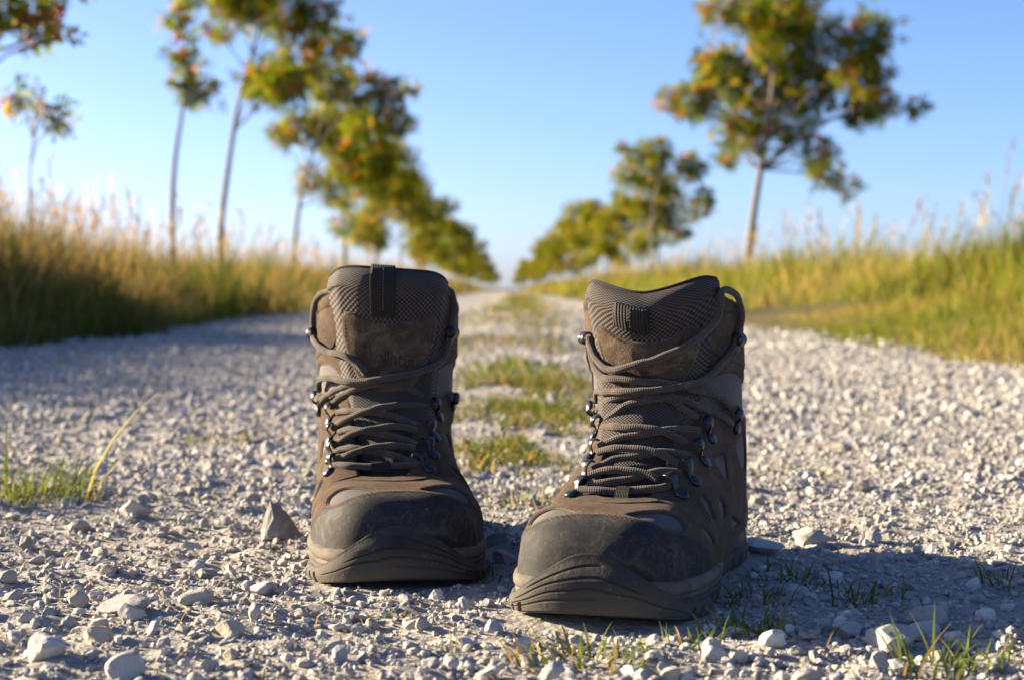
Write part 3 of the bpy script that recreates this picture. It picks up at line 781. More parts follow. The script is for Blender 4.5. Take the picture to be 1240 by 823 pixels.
# ================================================================== BOOTS
# canonical boot: x across (+ outer side), y from toe tip (0) to heel, z up, metres
def _stations():
    S = []; W = .0525
    for tau in np.linspace(0, .94, 14):
        y = .032 * tau ** 2.6
        k = (1 - (1 - y / .070) ** 2.8) ** (1 / 2.8) if y > 0 else .01
        z = .018 + .0395 * ((1 - (1 - y / .032) ** 2.9) ** (1 / 2.9) if y > 0 else .01)
        S.append((y, z, y, .014, W * k * 1.02, W * k * .98, 3.4, 90, 0))
    #      ridge y,z    base y,z   inner  outer   n   angle shift
    S += [(.032, .0576, .032, .015, .0490, .0470, 3.6, 90, .000),
          (.050, .0598, .052, .016, .0540, .0522, 3.8, 90, .000),
          (.064, .0606, .070, .017, .0565, .0548, 3.7, 90, .000),
          (.078, .0625, .090, .018, .0575, .0550, 3.1, 90, .001),
          (.093, .0735, .118, .020, .0570, .0550, 2.6, 91, .002),
          (.108, .0860, .150, .022, .0540, .0540, 2.35, 93, .003),
          (.120, .0990, .188, .024, .0510, .0525, 2.2, 97, .003),
          (.130, .1120, .230, .026, .0490, .0515, 2.15, 106, .003),
          (.137, .1240, .262, .030, .0470, .0508, 2.15, 122, .002),
          (.142, .1400, .276, .050, .0472, .0514, 2.15, 145, .001),
          (.144, .1540, .274, .085, .0478, .0516, 2.15, 165, .000),
          (.143, .1680, .266, .125, .0485, .0514, 2.15, 180, .0),
          (.141, .1850, .262, .160, .0488, .0508, 2.15, 180, .0)]
    S = np.array(S, float)
    d = np.linalg.norm(np.diff(S[:, :2], axis=0), axis=1) * .6 + np.linalg.norm(np.diff(S[:, 2:4], axis=0), axis=1) * .4
    t = np.concatenate([[0], np.cumsum(d)])
    return t / t[-1], S
BT, BS = _stations()

def boot_surf(u, v):
    u, v = np.broadcast_arrays(np.asarray(u, float), np.asarray(v, float))
    q = crom(BT, BS, v)
    Ry, Rz, By, Bz, wi, wo, n, Th, cx = [q[..., k] for k in range(9)]
    Th = np.radians(Th); th = u * Th
    c = np.cos(th); s = np.sin(th)
    r = (np.abs(c) ** n + np.abs(s) ** n + 1e-12) ** (-1 / n)
    cc = c * r; ss = s * r
    cT = np.cos(Th); sT = np.sin(Th); cE = cT * (np.abs(cT) ** n + np.abs(sT) ** n) ** (-1 / n)
    h = (cc - cE) / (1 - cE)
    x = np.where(ss >= 0, wo, wi) * ss + cx * np.clip(h, 0, 1)
    return np.stack([x, By + (Ry - By) * h, Bz + (Rz - Bz) * h], -1)

def with_normal(fn, u, v, e=2e-3):
    u = np.asarray(u, float); v = np.asarray(v, float)
    p = fn(u, v)
    n = np.cross(fn(u + e, v) - fn(u - e, v), fn(u, v + e) - fn(u, v - e))
    n /= np.linalg.norm(n, axis=-1, keepdims=True) + 1e-12
    return p, n

def in_poly(P, poly):
    x, y = P[:, 0], P[:, 1]; r = np.zeros(len(P), bool)
    a = poly; b = np.roll(poly, -1, 0)
    for (x0, y0), (x1, y1) in zip(a, b):
        if y0 == y1: continue
        c = ((y0 > y) != (y1 > y)) & (x < (x1 - x0) * (y - y0) / (y1 - y0) + x0)
        r ^= c
    return r

def round_poly(poly, step, smooth=True):
    P = np.asarray(poly, float)
    if smooth:
        for _ in range(2):                       # corner cutting
            Q = np.roll(P, -1, 0); P = np.stack([P * .75 + Q * .25, P * .25 + Q * .75], 1).reshape(-1, 2)
    C = np.concatenate([P, P[:1]]); L = np.concatenate([[0], np.cumsum(np.linalg.norm(np.diff(C, axis=0), axis=1))])
    n = max(8, int(L[-1] / step)); s = np.linspace(0, L[-1], n, endpoint=False)
    return np.stack([np.interp(s, L, C[:, 0]), np.interp(s, L, C[:, 1])], -1)

PANEL_CACHE = {}
def panel(name, outers, holes, fn, scale, thick, bevel=.0012, step=.0009, cell=.0021, base=0.0, sink=.0006, wob=.0002, seed=0):
    """a sheet of material lying on surface fn(u,v): returns V,F,uv"""
    sc = np.array(scale)
    key = (name, str(outers[0][0][0]), str(outers[0][0][1]))
    if key in PANEL_CACHE:
        A2, T, h = PANEL_CACHE[key]
        p, n = with_normal(fn, A2[:, 0] / sc[0], A2[:, 1] / sc[1])
        return p + n * h[:, None], T, A2
    loops = [round_poly(np.asarray(p) * sc, step, sm) for p, sm in outers + holes]
    no = len(outers)
    def mask(P):
        m = np.zeros(len(P), bool)
        for l in loops[:no]: m |= in_poly(P, l)
        for l in loops[no:]: m &= ~in_poly(P, l)
        return m
    B = np.concatenate(loops)
    ed = []; o = 0
    for l in loops:
        n = len(l); ed += [(o + i, o + (i + 1) % n) for i in range(n)]; o += n
    def dist(P):
        d = np.full(len(P), 1e9)
        for k in range(0, len(B), 400):
            d = np.minimum(d, np.sqrt(((P[:, None] - B[None, k:k + 400]) ** 2).sum(-1)).min(1))
        return d
    free = []
    for l in loops:
        t = np.roll(l, -1, 0) - np.roll(l, 1, 0); t /= np.linalg.norm(t, axis=1, keepdims=True) + 1e-12
        nn = np.stack([-t[:, 1], t[:, 0]], -1)
        for s in (1, -1):
            for q in (.35, 1.0): free.append((l + nn * s * bevel * q, bevel * q * .9))
    lo, hi = B.min(0), B.max(0)
    gx, gy = np.meshgrid(np.arange(lo[0], hi[0], cell), np.arange(lo[1], hi[1], cell * .87))
    gx = gx + (np.arange(gx.shape[0])[:, None] % 2) * cell * .5
    free.append((np.stack([gx.ravel(), gy.ravel()], -1), bevel * 1.35))
    pts = [B]
    for P, mind in free:
        P = P[mask(P)]
        if len(P): P = P[dist(P) > mind]
        if len(P): pts.append(P)
    A = np.concatenate(pts)
    vo, eo, fo, *_ = delaunay_2d_cdt([Vector(p) for p in A], ed, [], 0, 1e-7)
    A2 = np.array([(p[0], p[1]) for p in vo])
    T = np.array([f for f in fo if len(f) == 3])
    T = T[mask(A2[T].mean(1))]
    used = np.unique(T); rem = np.full(len(A2), -1); rem[used] = np.arange(len(used)); T = rem[T]; A2 = A2[used]
    a, b, c = A2[T[:, 0]], A2[T[:, 1]], A2[T[:, 2]]
    ar = (b[:, 0] - a[:, 0]) * (c[:, 1] - a[:, 1]) - (b[:, 1] - a[:, 1]) * (c[:, 0] - a[:, 0])
    T[ar < 0] = T[ar < 0][:, ::-1]
    d = np.clip(dist(A2) / bevel, 0, 1)
    h = np.where(d < .02, -sink, thick * np.sqrt(1 - (1 - d) ** 2))
    h = h + base + wob * d * sstep(.008, .03, A2[:, 1]) * (vnoise(A2[:, 0] * 110, A2[:, 1] * 140, seed) + vnoise(A2[:, 0] * 400, A2[:, 1] * 400, seed + 1) * .5)
    PANEL_CACHE[key] = (A2, T, h)
    p, n = with_normal(fn, A2[:, 0] / sc[0], A2[:, 1] / sc[1])
    return p + n * h[:, None], T, A2

def throat_half(v):
    return crom([.29, .30, .315, .34, .42, .5, .6, .7, .8, .9, 1.05],
                [0.0, .08, .14, .185, .215, .225, .235, .235, .235, .235, .255], v)

def cap_v(u):
    return crom([0, .19, .29, .48, .6, .73, .82, 1.0], [.146, .138, .133, .142, .20, .262, .286, .283], np.abs(u))

BASE_SC = (.10, .31)
TONGUE_B = [0, .2, .4, .55, .7, .8, .88, .94, 1.0, 1.04, 1.08, 1.12, 1.16, 1.3]
TONGUE_P = [(.081, .0610, .020), (.098, .0765, .025), (.117, .0965, .029), (.1300, .1135, .032), (.1375, .134, .035), (.1375, .150, .0375),
            (.1345, .162, .0395), (.1315, .170, .0408), (.1318, .176, .0413), (.134, .180, .0413), (.1395, .1825, .0410),
            (.145, .181, .0405), (.149, .176, .040), (.151, .150, .039)]

def make_tongue_fn(kind):
    tp = np.array(TONGUE_P)
    if kind == 'L':
        z = tp[:, 1].copy(); tp[:, 1] = z + .0165 * sstep(.13, .176, z); tp[-1, 1] -= .01
    def fn(a, b):
        a, b = np.broadcast_arrays(np.asarray(a, float), np.asarray(b, float))
        q = crom(TONGUE_B, tp, b); e = .01
        tg = crom(TONGUE_B, tp[:, :2], np.clip(b, 0, .985) + e) - crom(TONGUE_B, tp[:, :2], np.clip(b, .01, .985) - e)
        tg = tg / (np.linalg.norm(tg, axis=-1, keepdims=True) + 1e-9)
        hw = q[..., 2] * (1 + .10 * sstep(.6, .9, b))
        hw = hw * (1 - .07 * sstep(.93, 1.16, b)); x = a * hw
        bend = hw * ((.30 + .16 * sstep(.6, .9, b)) * np.abs(a) ** 2.1 + .30 * sstep(.82, 1.08, np.abs(a)))
        puff = .0030 * np.exp(-((b - .95) / .10) ** 2) * (1 - np.abs(a) ** 3) + .0012 * vnoise(a * 2.3 + 5, b * 9, 3) * (1 - np.abs(a) ** 4)
        y = q[..., 0] + tg[..., 1] * (bend - puff); z = q[..., 1] - tg[..., 0] * (bend - puff)
        k = sstep(.72, 1.0, b)
        if kind == 'R': z = z + k * (.0150 * np.abs(a) ** 1.6 + .0015 * a - .0060 * np.abs(a) ** 8)
        else: z = z + k * (.0030 * a + .002 * np.abs(a) ** 2 - .0085 * np.abs(a) ** 7)
        return np.stack([x + .001, y, z + .0035 * k], -1)
    return fn

TOE_SC = None
def sole_halfwidth(y):
    ys = [-.004, .03, .05, .07, .09, .12, .15, .19, .23, .262, .292]
    wi = crom(ys, [.0515, .0540, .0565, .0585, .0592, .0588, .0560, .0520, .0485, .0475, .0470], y)
    wo = crom(ys, [.0500, .0525, .0548, .0565, .0572, .0535, .0475, .0470, .0515, .0500, .0480], y)
    f = np.where(y < .066, (1 - np.clip(1 - (y + .004) / .070, 0, 1) ** 2.9) ** (1 / 2.9), 1)
    f = f * np.where(y > .237, (1 - np.clip(1 - (.292 - y) / .055, 0, 1) ** 2.4) ** (1 / 2.4), 1)
    return wi * f, wo * f

def sole_outline(n):
    t = np.linspace(0, PI, 900); y = -.004 + .296 * (1 - np.cos(t)) / 2
    wi, wo = sole_halfwidth(y)
    # heel centre -> inner side -> toe -> outer side -> heel
    X = np.concatenate([-wi[::-1], wo[1:-1]]); Y = np.concatenate([y[::-1], y[1:-1]])
    C = np.stack([X, Y], -1); C = np.concatenate([C, C[:1]])
    L = np.concatenate([[0], np.cumsum(np.linalg.norm(np.diff(C, axis=0), axis=1))])
    s = np.linspace(0, L[-1], n, endpoint=False)
    P = np.stack([np.interp(s, L, C[:, 0]), np.interp(s, L, C[:, 1])], -1)
    T = np.roll(P, -2, 0) - np.roll(P, 2, 0); T /= np.linalg.norm(T, axis=1, keepdims=True)
    N = np.stack([T[:, 1], -T[:, 0]], -1)
    if (N * (P - np.array([0, .14]))).sum(1).mean() < 0: N = -N
    toe = np.argmin(P[:, 1]); st = s - s[toe]
    return P, N, st, L[-1]

def capsule_line(fn, uvpts, h, step, length, rad):
    """row of separate stitches along a line on the surface"""
    C = spline(uvpts, 240)
    p, n = with_normal(fn, C[:, 0], C[:, 1]); p = p + n * h
    L = np.concatenate([[0], np.cumsum(np.linalg.norm(np.diff(p, axis=0), axis=1))])
    out = []
    s = step
    while s + length < L[-1]:
        q = np.stack([np.interp(np.linspace(s, s + length, 4), L, p[:, k]) for k in range(3)], -1)
        out.append(tube(q, np.array([.5, 1, 1, .5]) * rad, 5)[:2]); s += step
    return join(out)

def build_boot(kind, root, mir):
    sg = -1.0 if mir else 1.0
    def finish(name, V, F, mat, uv=None, parent=None, smooth=True, col=None):
        V = np.array(V, float)
        if mir:
            V[:, 0] *= -1; F = np.asarray(F)[:, ::-1]
        return add(name, mesh_np(name, V, F, smooth, uv, col), mat, parent or root)
    # lacing of the left boot sits a little to its outer side
    def shift(v): return (.075 * (1 - sstep(.35, .85, v)) * sstep(.22, .33, v)) if kind == 'L' else 0 * v
    def fn(u, v):
        u, v = np.broadcast_arrays(np.asarray(u, float), np.asarray(v, float))
        return boot_surf(u + shift(v) * np.clip(1 - u * u, 0, 1), v)
    raw = boot_surf
    mats = M
    # ---- quarter fabric, with the throat left open for the tongue
    nu, nv = 131, 181
    uu, vv = np.meshgrid(np.linspace(-1, 1, nu), np.linspace(0, 1, nv) ** 1.0)
    V = fn(uu, vv).reshape(-1, 3)
    F = grid_faces(nu, nv)
    uc = uu.ravel()[F].mean(1); vc = vv.ravel()[F].mean(1)
    keep = ~((vc > .30) & (np.abs(uc) < throat_half(vc) - .008))
    finish('upper', V, F[keep], mats['mesh'], np.stack([uu.ravel() * .10, vv.ravel() * .31], -1))
    bvh = BVHTree.FromPolygons([Vector(p) for p in V], [tuple(int(i) for i in f) for f in F])
    # lining inside and padded collar
    uu2, vv2 = np.meshgrid(np.linspace(-1, 1, 121), np.linspace(.45, 1.0, 40))
    p, n = with_normal(fn, uu2, np.clip(vv2, 0, .997))
    V2 = (p - n * .007).reshape(-1, 3); F2 = grid_faces(121, 40)
    k2 = np.abs(uu2.ravel()[F2].mean(1)) > .20
    finish('lining', V2, F2[k2][:, ::-1], mats['lining'])
    ru = np.concatenate([np.linspace(.262, 1, 60), np.linspace(-1, -.262, 60)[1:]])
    p, n = with_normal(fn, ru, np.full_like(ru, .996))
    wv = .0004 * np.sin(np.arange(len(ru)) * 1.7)
    rp = p - n * .0028 + np.array([0, 0, .0012]) + wv[:, None]
    rr = np.full(len(ru), .0058); rr[:4] = (.003, .0045, .0053, .0057); rr[-4:] = rr[:4][::-1]
    Vt, Ft, uvt = tube(rp, rr, 14)
    finish('collar', Vt, Ft, mats['suede'])
    # ---- suede overlay with fabric windows
    W = {'toe': [(.16, .158), (.254, .186), (.374, .2256), (.50, .2150), (.57, .192), (.474, .1500), (.31, .1410)],
         'w1': [(.512, .5756), (.514, .6094), (.552, .6519), (.608, .6238), (.676, .5875), (.604, .5713)],
         'w2': [(.484, .3925), (.522, .42), (.638, .3944), (.678, .3825), (.576, .3656)],
         'w3': [(.63, .4775), (.676, .4956), (.74, .4894), (.77, .4481), (.682, .4331)],
         'w4': [(.568, .2600), (.602, .3013), (.694, .3294), (.774, .3281), (.718, .2919), (.608, .262)],
         'w5': [(.568, .7362), (.604, .7744), (.68, .775), (.76, .735), (.70, .6994), (.60, .7094)],
         'w6': [(.80, .52), (.88, .56), (.93, .60), (.93, .54), (.86, .49)],
         'ank': [(.275, .7475), (.324, .8113), (.42, .8562), (.526, .8762), (.86, .905), (.86, .85), (.60, .8156), (.508, .7963), (.456, .7444), (.422, .6956), (.336, .6756), (.278, .7025)]}
    holes = []
    for k, w in W.items():
        holes.append((w, True)); holes.append(([(-a, b) for a, b in w], True))
    tv = np.linspace(.292, 1.04, 60)
    thr = [(throat_half(v), v) for v in tv]; thr = [(-a, b) for a, b in thr] + thr[::-1]
    holes.append((thr, False))
    bu = np.linspace(-.998, .998, 60)
    outer = [(a, float(cap_v(a)) - .012) for a in bu] + [(.998, .985), (-.998, .985)]
    V, F, uv = panel('suede_overlay', [(outer, False)], holes, fn, BASE_SC, .0018, bevel=.0015, seed=4)
    so = finish('suede_overlay', V, F, mats['suede'], uv)
    ps = []
    for k, w in W.items():
        for sgn in (1, -1):
            l = round_poly([(sgn * a * .1, b * .31) for a, b in w], .0012); l = np.concatenate([l, l[:2]])
            pp, nn = with_normal(fn, l[:, 0] / .1, l[:, 1] / .31)
            ps.append(tube(pp + nn * .0004, .0006, 6)[:2])
    V, F = join(ps)
    finish('seam_edge', V, F, mats['thread'], parent=so)
    # second layer: eyestay band that carries the hooks
    st = []
    tvv = np.linspace(.335, .70, 16)
    band = [(throat_half(v) + .004, v) for v in tvv] + [(.33, .715), (.41, .735), (.47, .795), (.565, .80), (.585, .745), (.535, .69), (.478, .64), (.482, .56), (.492, .48), (.478, .415), (.43, .352), (.33, .318), (.20, .314)]
    both = [(band, True), ([(-a, b) for a, b in band], True)]
    V, F, uv = panel('eyestay', both, [], fn, BASE_SC, .0012, base=.0016, seed=9)
    finish('eyestay', V, F, mats['suede'], uv)
    vtop = np.linspace(.885, .985, 8)
    colp = [(throat_half(v) + .006, v) for v in vtop] + [(.6, .985), (.95, .985), (.95, .94), (.75, .93), (.56, .898), (.44, .878), (.35, .868), (.30, .85)]
    V, F, uv = panel('ankle_overlay', [(colp, True), ([(-a, b) for a, b in colp], True)], [], fn, BASE_SC, .0016, base=.001, seed=11)
    ao = finish('ankle_overlay', V, F, mats['suede'], uv)
    for s in (1, -1):
        V, F = capsule_line(fn, [(s * a, b) for a, b in [(.31, .862), (.36, .880), (.44, .889), (.56, .908), (.75, .94)]], .0028, .0026, .0017, .0003)
        finish('stitching', V, F, mats['thread2'], parent=ao)
    # vamp band below the lacing
    vb = [(a, .238 + .05 * (abs(a) / .3) ** 2) for a in np.linspace(-.30, .30, 13)] + [(.22, .312), (.10, .293), (0, .289), (-.10, .293), (-.22, .312)]
    V, F, uv = panel('vamp_band', [(vb, True)], [], fn, BASE_SC, .0010, base=.0016, seed=13)
    finish('vamp_band', V, F, mats['suede'], uv)
    # ---- rubber toe cap
    capo = [(a, float(cap_v(a))) for a in np.linspace(-1, 1, 90)] + [(1.0, .003), (-1.0, .003)]
    V, F, uv = panel('toe_cap', [(capo, False)], [], fn, BASE_SC, .0019, bevel=.0016, cell=.0014, seed=17, wob=.00005)
    tc = finish('toe_cap', V, F, mats['rand'], uv)
    for dv_, nm in ((.0085, 0), (.0165, 1)):
        cu = np.linspace(-.84, .84, 50)
        V, F = capsule_line(fn, [(a, float(cap_v(a)) - dv_ * (1 + .5 * (abs(a) > .6))) for a in cu], .0019, .0031, .0021, .00038)
        finish('stitching', V, F, mats['thread'], parent=tc)
    # ---- tongue
    tf = make_tongue_fn(kind)
    na, nb_ = 61, 150
    aa, bb = np.meshgrid(np.linspace(-1, 1, na) , np.linspace(0, 1.3, nb_))
    V = tf(aa, bb).reshape(-1, 3)
    uv = np.stack([aa.ravel() * .040, bb.ravel() * .165], -1)
    finish('tongue', V, grid_faces(na, nb_), mats['weave'], uv)
    pb = np.array([tf(a, b) for a, b in zip(np.linspace(-.97, .97, 60), np.full(60, 1.07))])
    Vt, Ft, uvt = tube(pb + np.array([0, 0, .0004]), .0011, 8)
    finish('tongue_piping', Vt, Ft, mats['lining'])
    TSC = (.039, .155)
    pt = [(-.76, .86), (-.3, .83), (.3, .825), (.76, .86), (.86, .81), (.80, .72), (.62, .63), (.3, .575), (-.2, .57), (-.5, .61), (-.70, .70), (-.82, .81)]
    V, F, uv = panel('tongue_patch', [(pt, True)], [], tf, TSC, .0013, cell=.0016, seed=21, wob=.0003)
    tp_ = finish('tongue_patch', V, F, mats['patch'], uv)
    inner = [(a * .90, .715 + (b - .715) * .90) for a, b in pt]
    V, F = capsule_line(tf, inner + inner[:2], .0013, .0026, .0017, .00028)
    finish('stitching', V, F, mats['thread'], parent=tp_)
    # embossed word
    cu = bpy.data.curves.new('lettering', 'FONT'); cu.body = 'hollistan'; cu.size = 1.0; cu.align_x = 'CENTER'; cu.align_y = 'CENTER'; cu.resolution_u = 2
    to = bpy.data.objects.new('lettering', cu); COL.objects.link(to)
    bpy.context.view_layer.update()
    tm = to.evaluated_get(bpy.context.evaluated_depsgraph_get()).to_mesh()
    bm = bmesh.new(); bm.from_mesh(tm); bmesh.ops.triangulate(bm, faces=bm.faces)
    TV = np.array([v.co[:2] for v in bm.verts]); TF = np.array([[v.index for v in f.verts] for f in bm.faces]); bm.free()
    bpy.data.objects.remove(to); bpy.data.curves.remove(cu)
    ca, cb = (.12, .69) if kind == 'R' else (-.02, .725)
    wa = .80 / (TV[:, 0].max() - TV[:, 0].min())
    ta = ca + sg * TV[:, 0] * wa; tb = cb + TV[:, 1] * wa * .040 / .158 - .03 * (TV[:, 0] * wa)
    p, n = with_normal(tf, ta, tb)
    V = p + n * .00155
    if mir: TF = TF[:, ::-1]
    finish('lettering', V, TF, mats['emboss'], parent=tp_)
    # pull tab
    if kind == 'L':
        tab = [(-.08, .845), (.33, .845), (.33, 1.10), (-.08, 1.10)]
        V, F, uv = panel('pull_tab', [(tab, False)], [], tf, (.040, .165), .0028, bevel=.0007, cell=.0015, seed=23, wob=.0001)
        tb_ = finish('pull_tab', V, F, mats['webbing'], uv)
        lines = [.125]
        tr = (.86, 1.05)
        hh = .0029
    else:
        tab = [(-.40, .885), (.10, .855), (.13, .955), (-.36, .985)]
        V, F, uv = panel('pull_tab', [(tab, False)], [], tf, (.040, .165), .0058, bevel=.0018, cell=.0014, seed=23, wob=.0001)
        tb_ = finish('pull_tab', V, F, mats['webbing'], uv)
        lines = [-.13]; tr = (.885, .955); hh = .0059
    for la in lines:
        V, F = capsule_line(tf, [(la, b) for b in np.linspace(*tr, 6)], hh, .0022, .0014, .00025)
        finish('stitching', V, F, mats['thread2'], parent=tb_)
    # ---- sole
    NP = 620
    P, N, s, per = sole_outline(NP)
    zs = .0085 * np.clip((.045 - P[:, 1]) / .051, 0, 1) ** 2
    slot = (np.abs((s / .0165) % 1.0 - .5) * .0165 < .0021) & (np.abs(s) > .052)
    prof = [(-.006, .0000), (-.0020, .0004), (.0000, .0022), (.0006, .0060), (.0004, .0080), (.0012, .0098), (.0008, .0118), (-.004, .0140)]
    rows = []
    for o_, z in prof:
        oo = np.full(NP, o_); oo = np.where(slot & (z < .0078), o_ - .0062, oo)
        zz = zs * (1 - z / .030) * .8 + z
        rows.append(np.concatenate([P + N * oo[:, None], zz[:, None]], 1))
    V = np.concatenate(rows); F = grid_faces(NP, len(prof), True)
    cen = np.stack([np.zeros(NP), np.clip(P[:, 1], .04, .25), np.full(NP, .0008)], -1)     # underside
    V = np.concatenate([V, cen]); k = len(prof) * NP
    i = np.arange(NP); j = (i + 1) % NP
    F = np.concatenate([F, np.stack([i + k, j + k, j, i], -1)])
    finish('outsole', V, F[:, ::-1] if False else F, mats['sole'], smooth=True)
    top = .0235 + .023 * sstep(.12, .22, P[:, 1])
    mp = [(-.004, 0.0), (.0008, .04), (.0010, .22), (.0006, .27), (-.0002, .31), (.0012, .36), (.0022, .50), (.0023, .68), (.0016, .86), (.0002, .98), (-.004, 1.04)]
    rows = []
    for o_, f in mp:
        z = .0118 + (top - .0118) * f + zs * .4
        rows.append(np.concatenate([P + N * (o_ - .0012 * sstep(.1, .2, P[:, 1]) - .004 * (1 - sstep(.020, .045, np.abs(s))))[:, None], z[:, None]], 1))
    finish('midsole', np.concatenate(rows), grid_faces(NP, len(mp), True), mats['midsole'])
    # ---- toe bumper of the outsole, running up over the cap
    LB = .094
    ns, nz = 260, 64
    ss = np.linspace(-LB, LB, ns)
    si = np.argsort(s); bx = np.interp(ss, s[si], P[si, 0]); by = np.interp(ss, s[si], P[si, 1])
    nx = np.interp(ss, s[si], N[si, 0]); ny = np.interp(ss, s[si], N[si, 1])
    q = ss / LB
    ztop = .0095 + .0320 * np.exp(-(np.abs(q - .02) / .43) ** 2.2)
    zbot = .0085 * np.clip((.045 - by) / .051, 0, 1) ** 2 + .0006
    V = np.zeros((nz, ns, 3)); G = np.zeros((nz, ns))
    fz = np.linspace(0, 1, nz)
    grooves = [lambda q: .78 + .02 * np.sin(9 * q), lambda q: .60 - .03 * q + .012 * np.sin(17 * q), lambda q: .42 + .015 * np.sin(23 * q + 1), lambda q: .24 + .012 * np.sin(19 * q)]
    gr_rng = [(-.42, .12), (-.55, .38), (-.62, .62), (-.70, .10)]
    for i in range(nz):
        f = fz[i]; z = zbot + (ztop - zbot) * f
        ox = bx + nx * .0034; oy = by + ny * .0034
        cx_ = ox.copy(); cy_ = oy.copy()
        for j in range(ns):
            hz = max(z[j], .0165)
            hit = bvh.ray_cast(Vector((bx[j] + nx[j] * .03, by[j] + ny[j] * .03, hz)), Vector((-nx[j], -ny[j], 0)))
            if hit[0] is not None: cx_[j] = hit[0].x + nx[j] * .0028; cy_[j] = hit[0].y + ny[j] * .0028
        w = sstep(.0255, .037, z)
        bulge = .0016 * math.sin(PI * min(1, f * 1.1)) - (.0022 if i == 0 else 0) - (.0018 if i == nz - 1 else 0)
        for g, (q0, q1) in zip(grooves, gr_rng):
            edge = sstep(q0, q0 + .08, q) * (1 - sstep(q1 - .08, q1, q))
            d = np.abs(f - g(q)) / .019
            up = np.where(f < g(q), .6, 1.0)
            bulge = bulge - edge * .0016 * np.exp(-d ** 2 * 1.6)
        for c_ in (-.90, -.79, -.68, -.56, -.45, .70, .81, .92):         # short slits along the lower edge
            d = np.abs(q - c_ - .05 * (f - .2)) / .017
            bulge = bulge - (.0050 if abs(c_) > .6 else .0028) * np.exp(-d ** 4) * (1 - sstep(.50, .70, f) if abs(c_) > .6 else 1 - sstep(.28, .40, f))
        V[i, :, 0] = ox * (1 - w) + cx_ * w + nx * bulge
        V[i, :, 1] = oy * (1 - w) + cy_ * w + ny * bulge
        V[i, :, 2] = z
    finish('toe_bumper', V.reshape(-1, 3), grid_faces(ns, nz), mats['sole'])
    # ---- hooks
    def strip(path, width, th):
        """bent metal strip: path list of (pos, normal, side)"""
        rows = []
        for (p_, n_, s_), w_ in zip(path, width):
            a_, b_ = p_ - s_ * w_ / 2, p_ + s_ * w_ / 2
            m_ = s_ * w_ * .12
            rows.append([a_ + n_ * th * .3, a_ + m_ + n_ * th, b_ - m_ + n_ * th, b_ + n_ * th * .3, b_ - n_ * th * .3, b_ - m_ - n_ * th * .8, a_ + m_ - n_ * th * .8, a_ - n_ * th * .3])
        n_r = len(rows); V_ = np.array(rows).reshape(-1, 3); F_ = grid_faces(8, n_r, True)
        ends = [[0, 7, 6, 1], [1, 6, 5, 2], [2, 5, 4, 3]]
        e1 = np.array(ends); e2 = np.array(ends)[:, ::-1] + (n_r - 1) * 8
        return V_, np.concatenate([F_, e1, e2])
    def disc(p_, n_, rad, hgt, nseg=16):
        t1 = np.cross(n_, [0, 0, 1.0]); t1 /= np.linalg.norm(t1); t2 = np.cross(n_, t1)
        a = np.linspace(0, 2 * PI, nseg, endpoint=False); ring = np.cos(a)[:, None] * t1 + np.sin(a)[:, None] * t2
        pr = [(1.0, -.0006), (1.04, .25 * hgt), (.94, .7 * hgt), (.70, hgt), (.35, hgt * 1.03), (.02, hgt * 1.0)]
        V_ = np.concatenate([p_ + ring * rad * r_ + n_ * h_ for r_, h_ in pr])
        return V_, grid_faces(nseg, len(pr), True)[:, ::-1]
    for (ru_, rv_), (wu_, wv_) in BK['hook_' + kind]:
        pr_, nr_ = with_normal(raw, ru_, rv_); pw_, nw_ = with_normal(raw, wu_, wv_)
        pr_ = pr_ + nr_ * .0028
        d_ = pw_ - pr_; dl = np.linalg.norm(d_); d_ = d_ - nr_ * d_.dot(nr_); d_ /= np.linalg.norm(d_)
        sd = np.cross(nr_, d_)
        pts = [(-.0022, .0006), (.001, .0008), (.0040, .0012), (.0058, .0030), (.0070, .0052), (.0088, .0066), (.0108, .0066), (.0125, .0052), (.0132, .0034)]
        fct = max(.85, min(1.2, dl / .0095))
        path = []
        pa = np.array(pts) * np.array([fct, 1.0])
        tg = np.gradient(pa, axis=0)
        for (x_, h_), (tx, th_) in zip(pa, tg):
            l_ = math.hypot(tx, th_); nn = (nr_ * tx - d_ * th_) / l_
            path.append((pr_ + d_ * x_ + nr_ * h_, nn, sd))
        wd = [.0062, .0076, .0056, .0046, .0052, .0072, .0082, .0080, .0062]
        V_, F_ = strip(path, wd, .0006)
        ho = finish('lace_hook', V_, F_, mats['hook'])
        V_, F_ = disc(pr_ + nr_ * .0008, nr_, .0040, .0018)
        finish('rivet', V_, F_, mats['hook'], parent=ho)
    for (au, av) in BK['ank_' + kind]:
        p_, n_ = with_normal(raw, au, av); p_ = p_ + n_ * .0028
        upv = np.array([0, 0, 1.0]); sd = np.cross(upv, n_); sd /= np.linalg.norm(sd); sd *= np.sign(au)
        up_ = np.cross(n_, sd) * np.sign(au)
        if up_[2] < 0: up_ = -up_
        # a short rounded barrel under which the lace turns, on a plate
        c0 = p_ + n_ * .0030 - sd * .0035
        ax = np.array([c0 + sd * t_ for t_ in (0, .0012, .004, .0068, .0085)])
        V_, F_, _ = tube(ax, np.array([.0030, .0046, .0044, .0040, .0044]), 14)
        ho = finish('lace_hook', V_, F_, mats['hook'])
        V_, F_ = disc(p_ + sd * .0035 - up_ * .0055, n_, .0036, .0022)
        finish('rivet', V_, F_, mats['hook'], parent=ho)
    # ---- lace
    parts = []
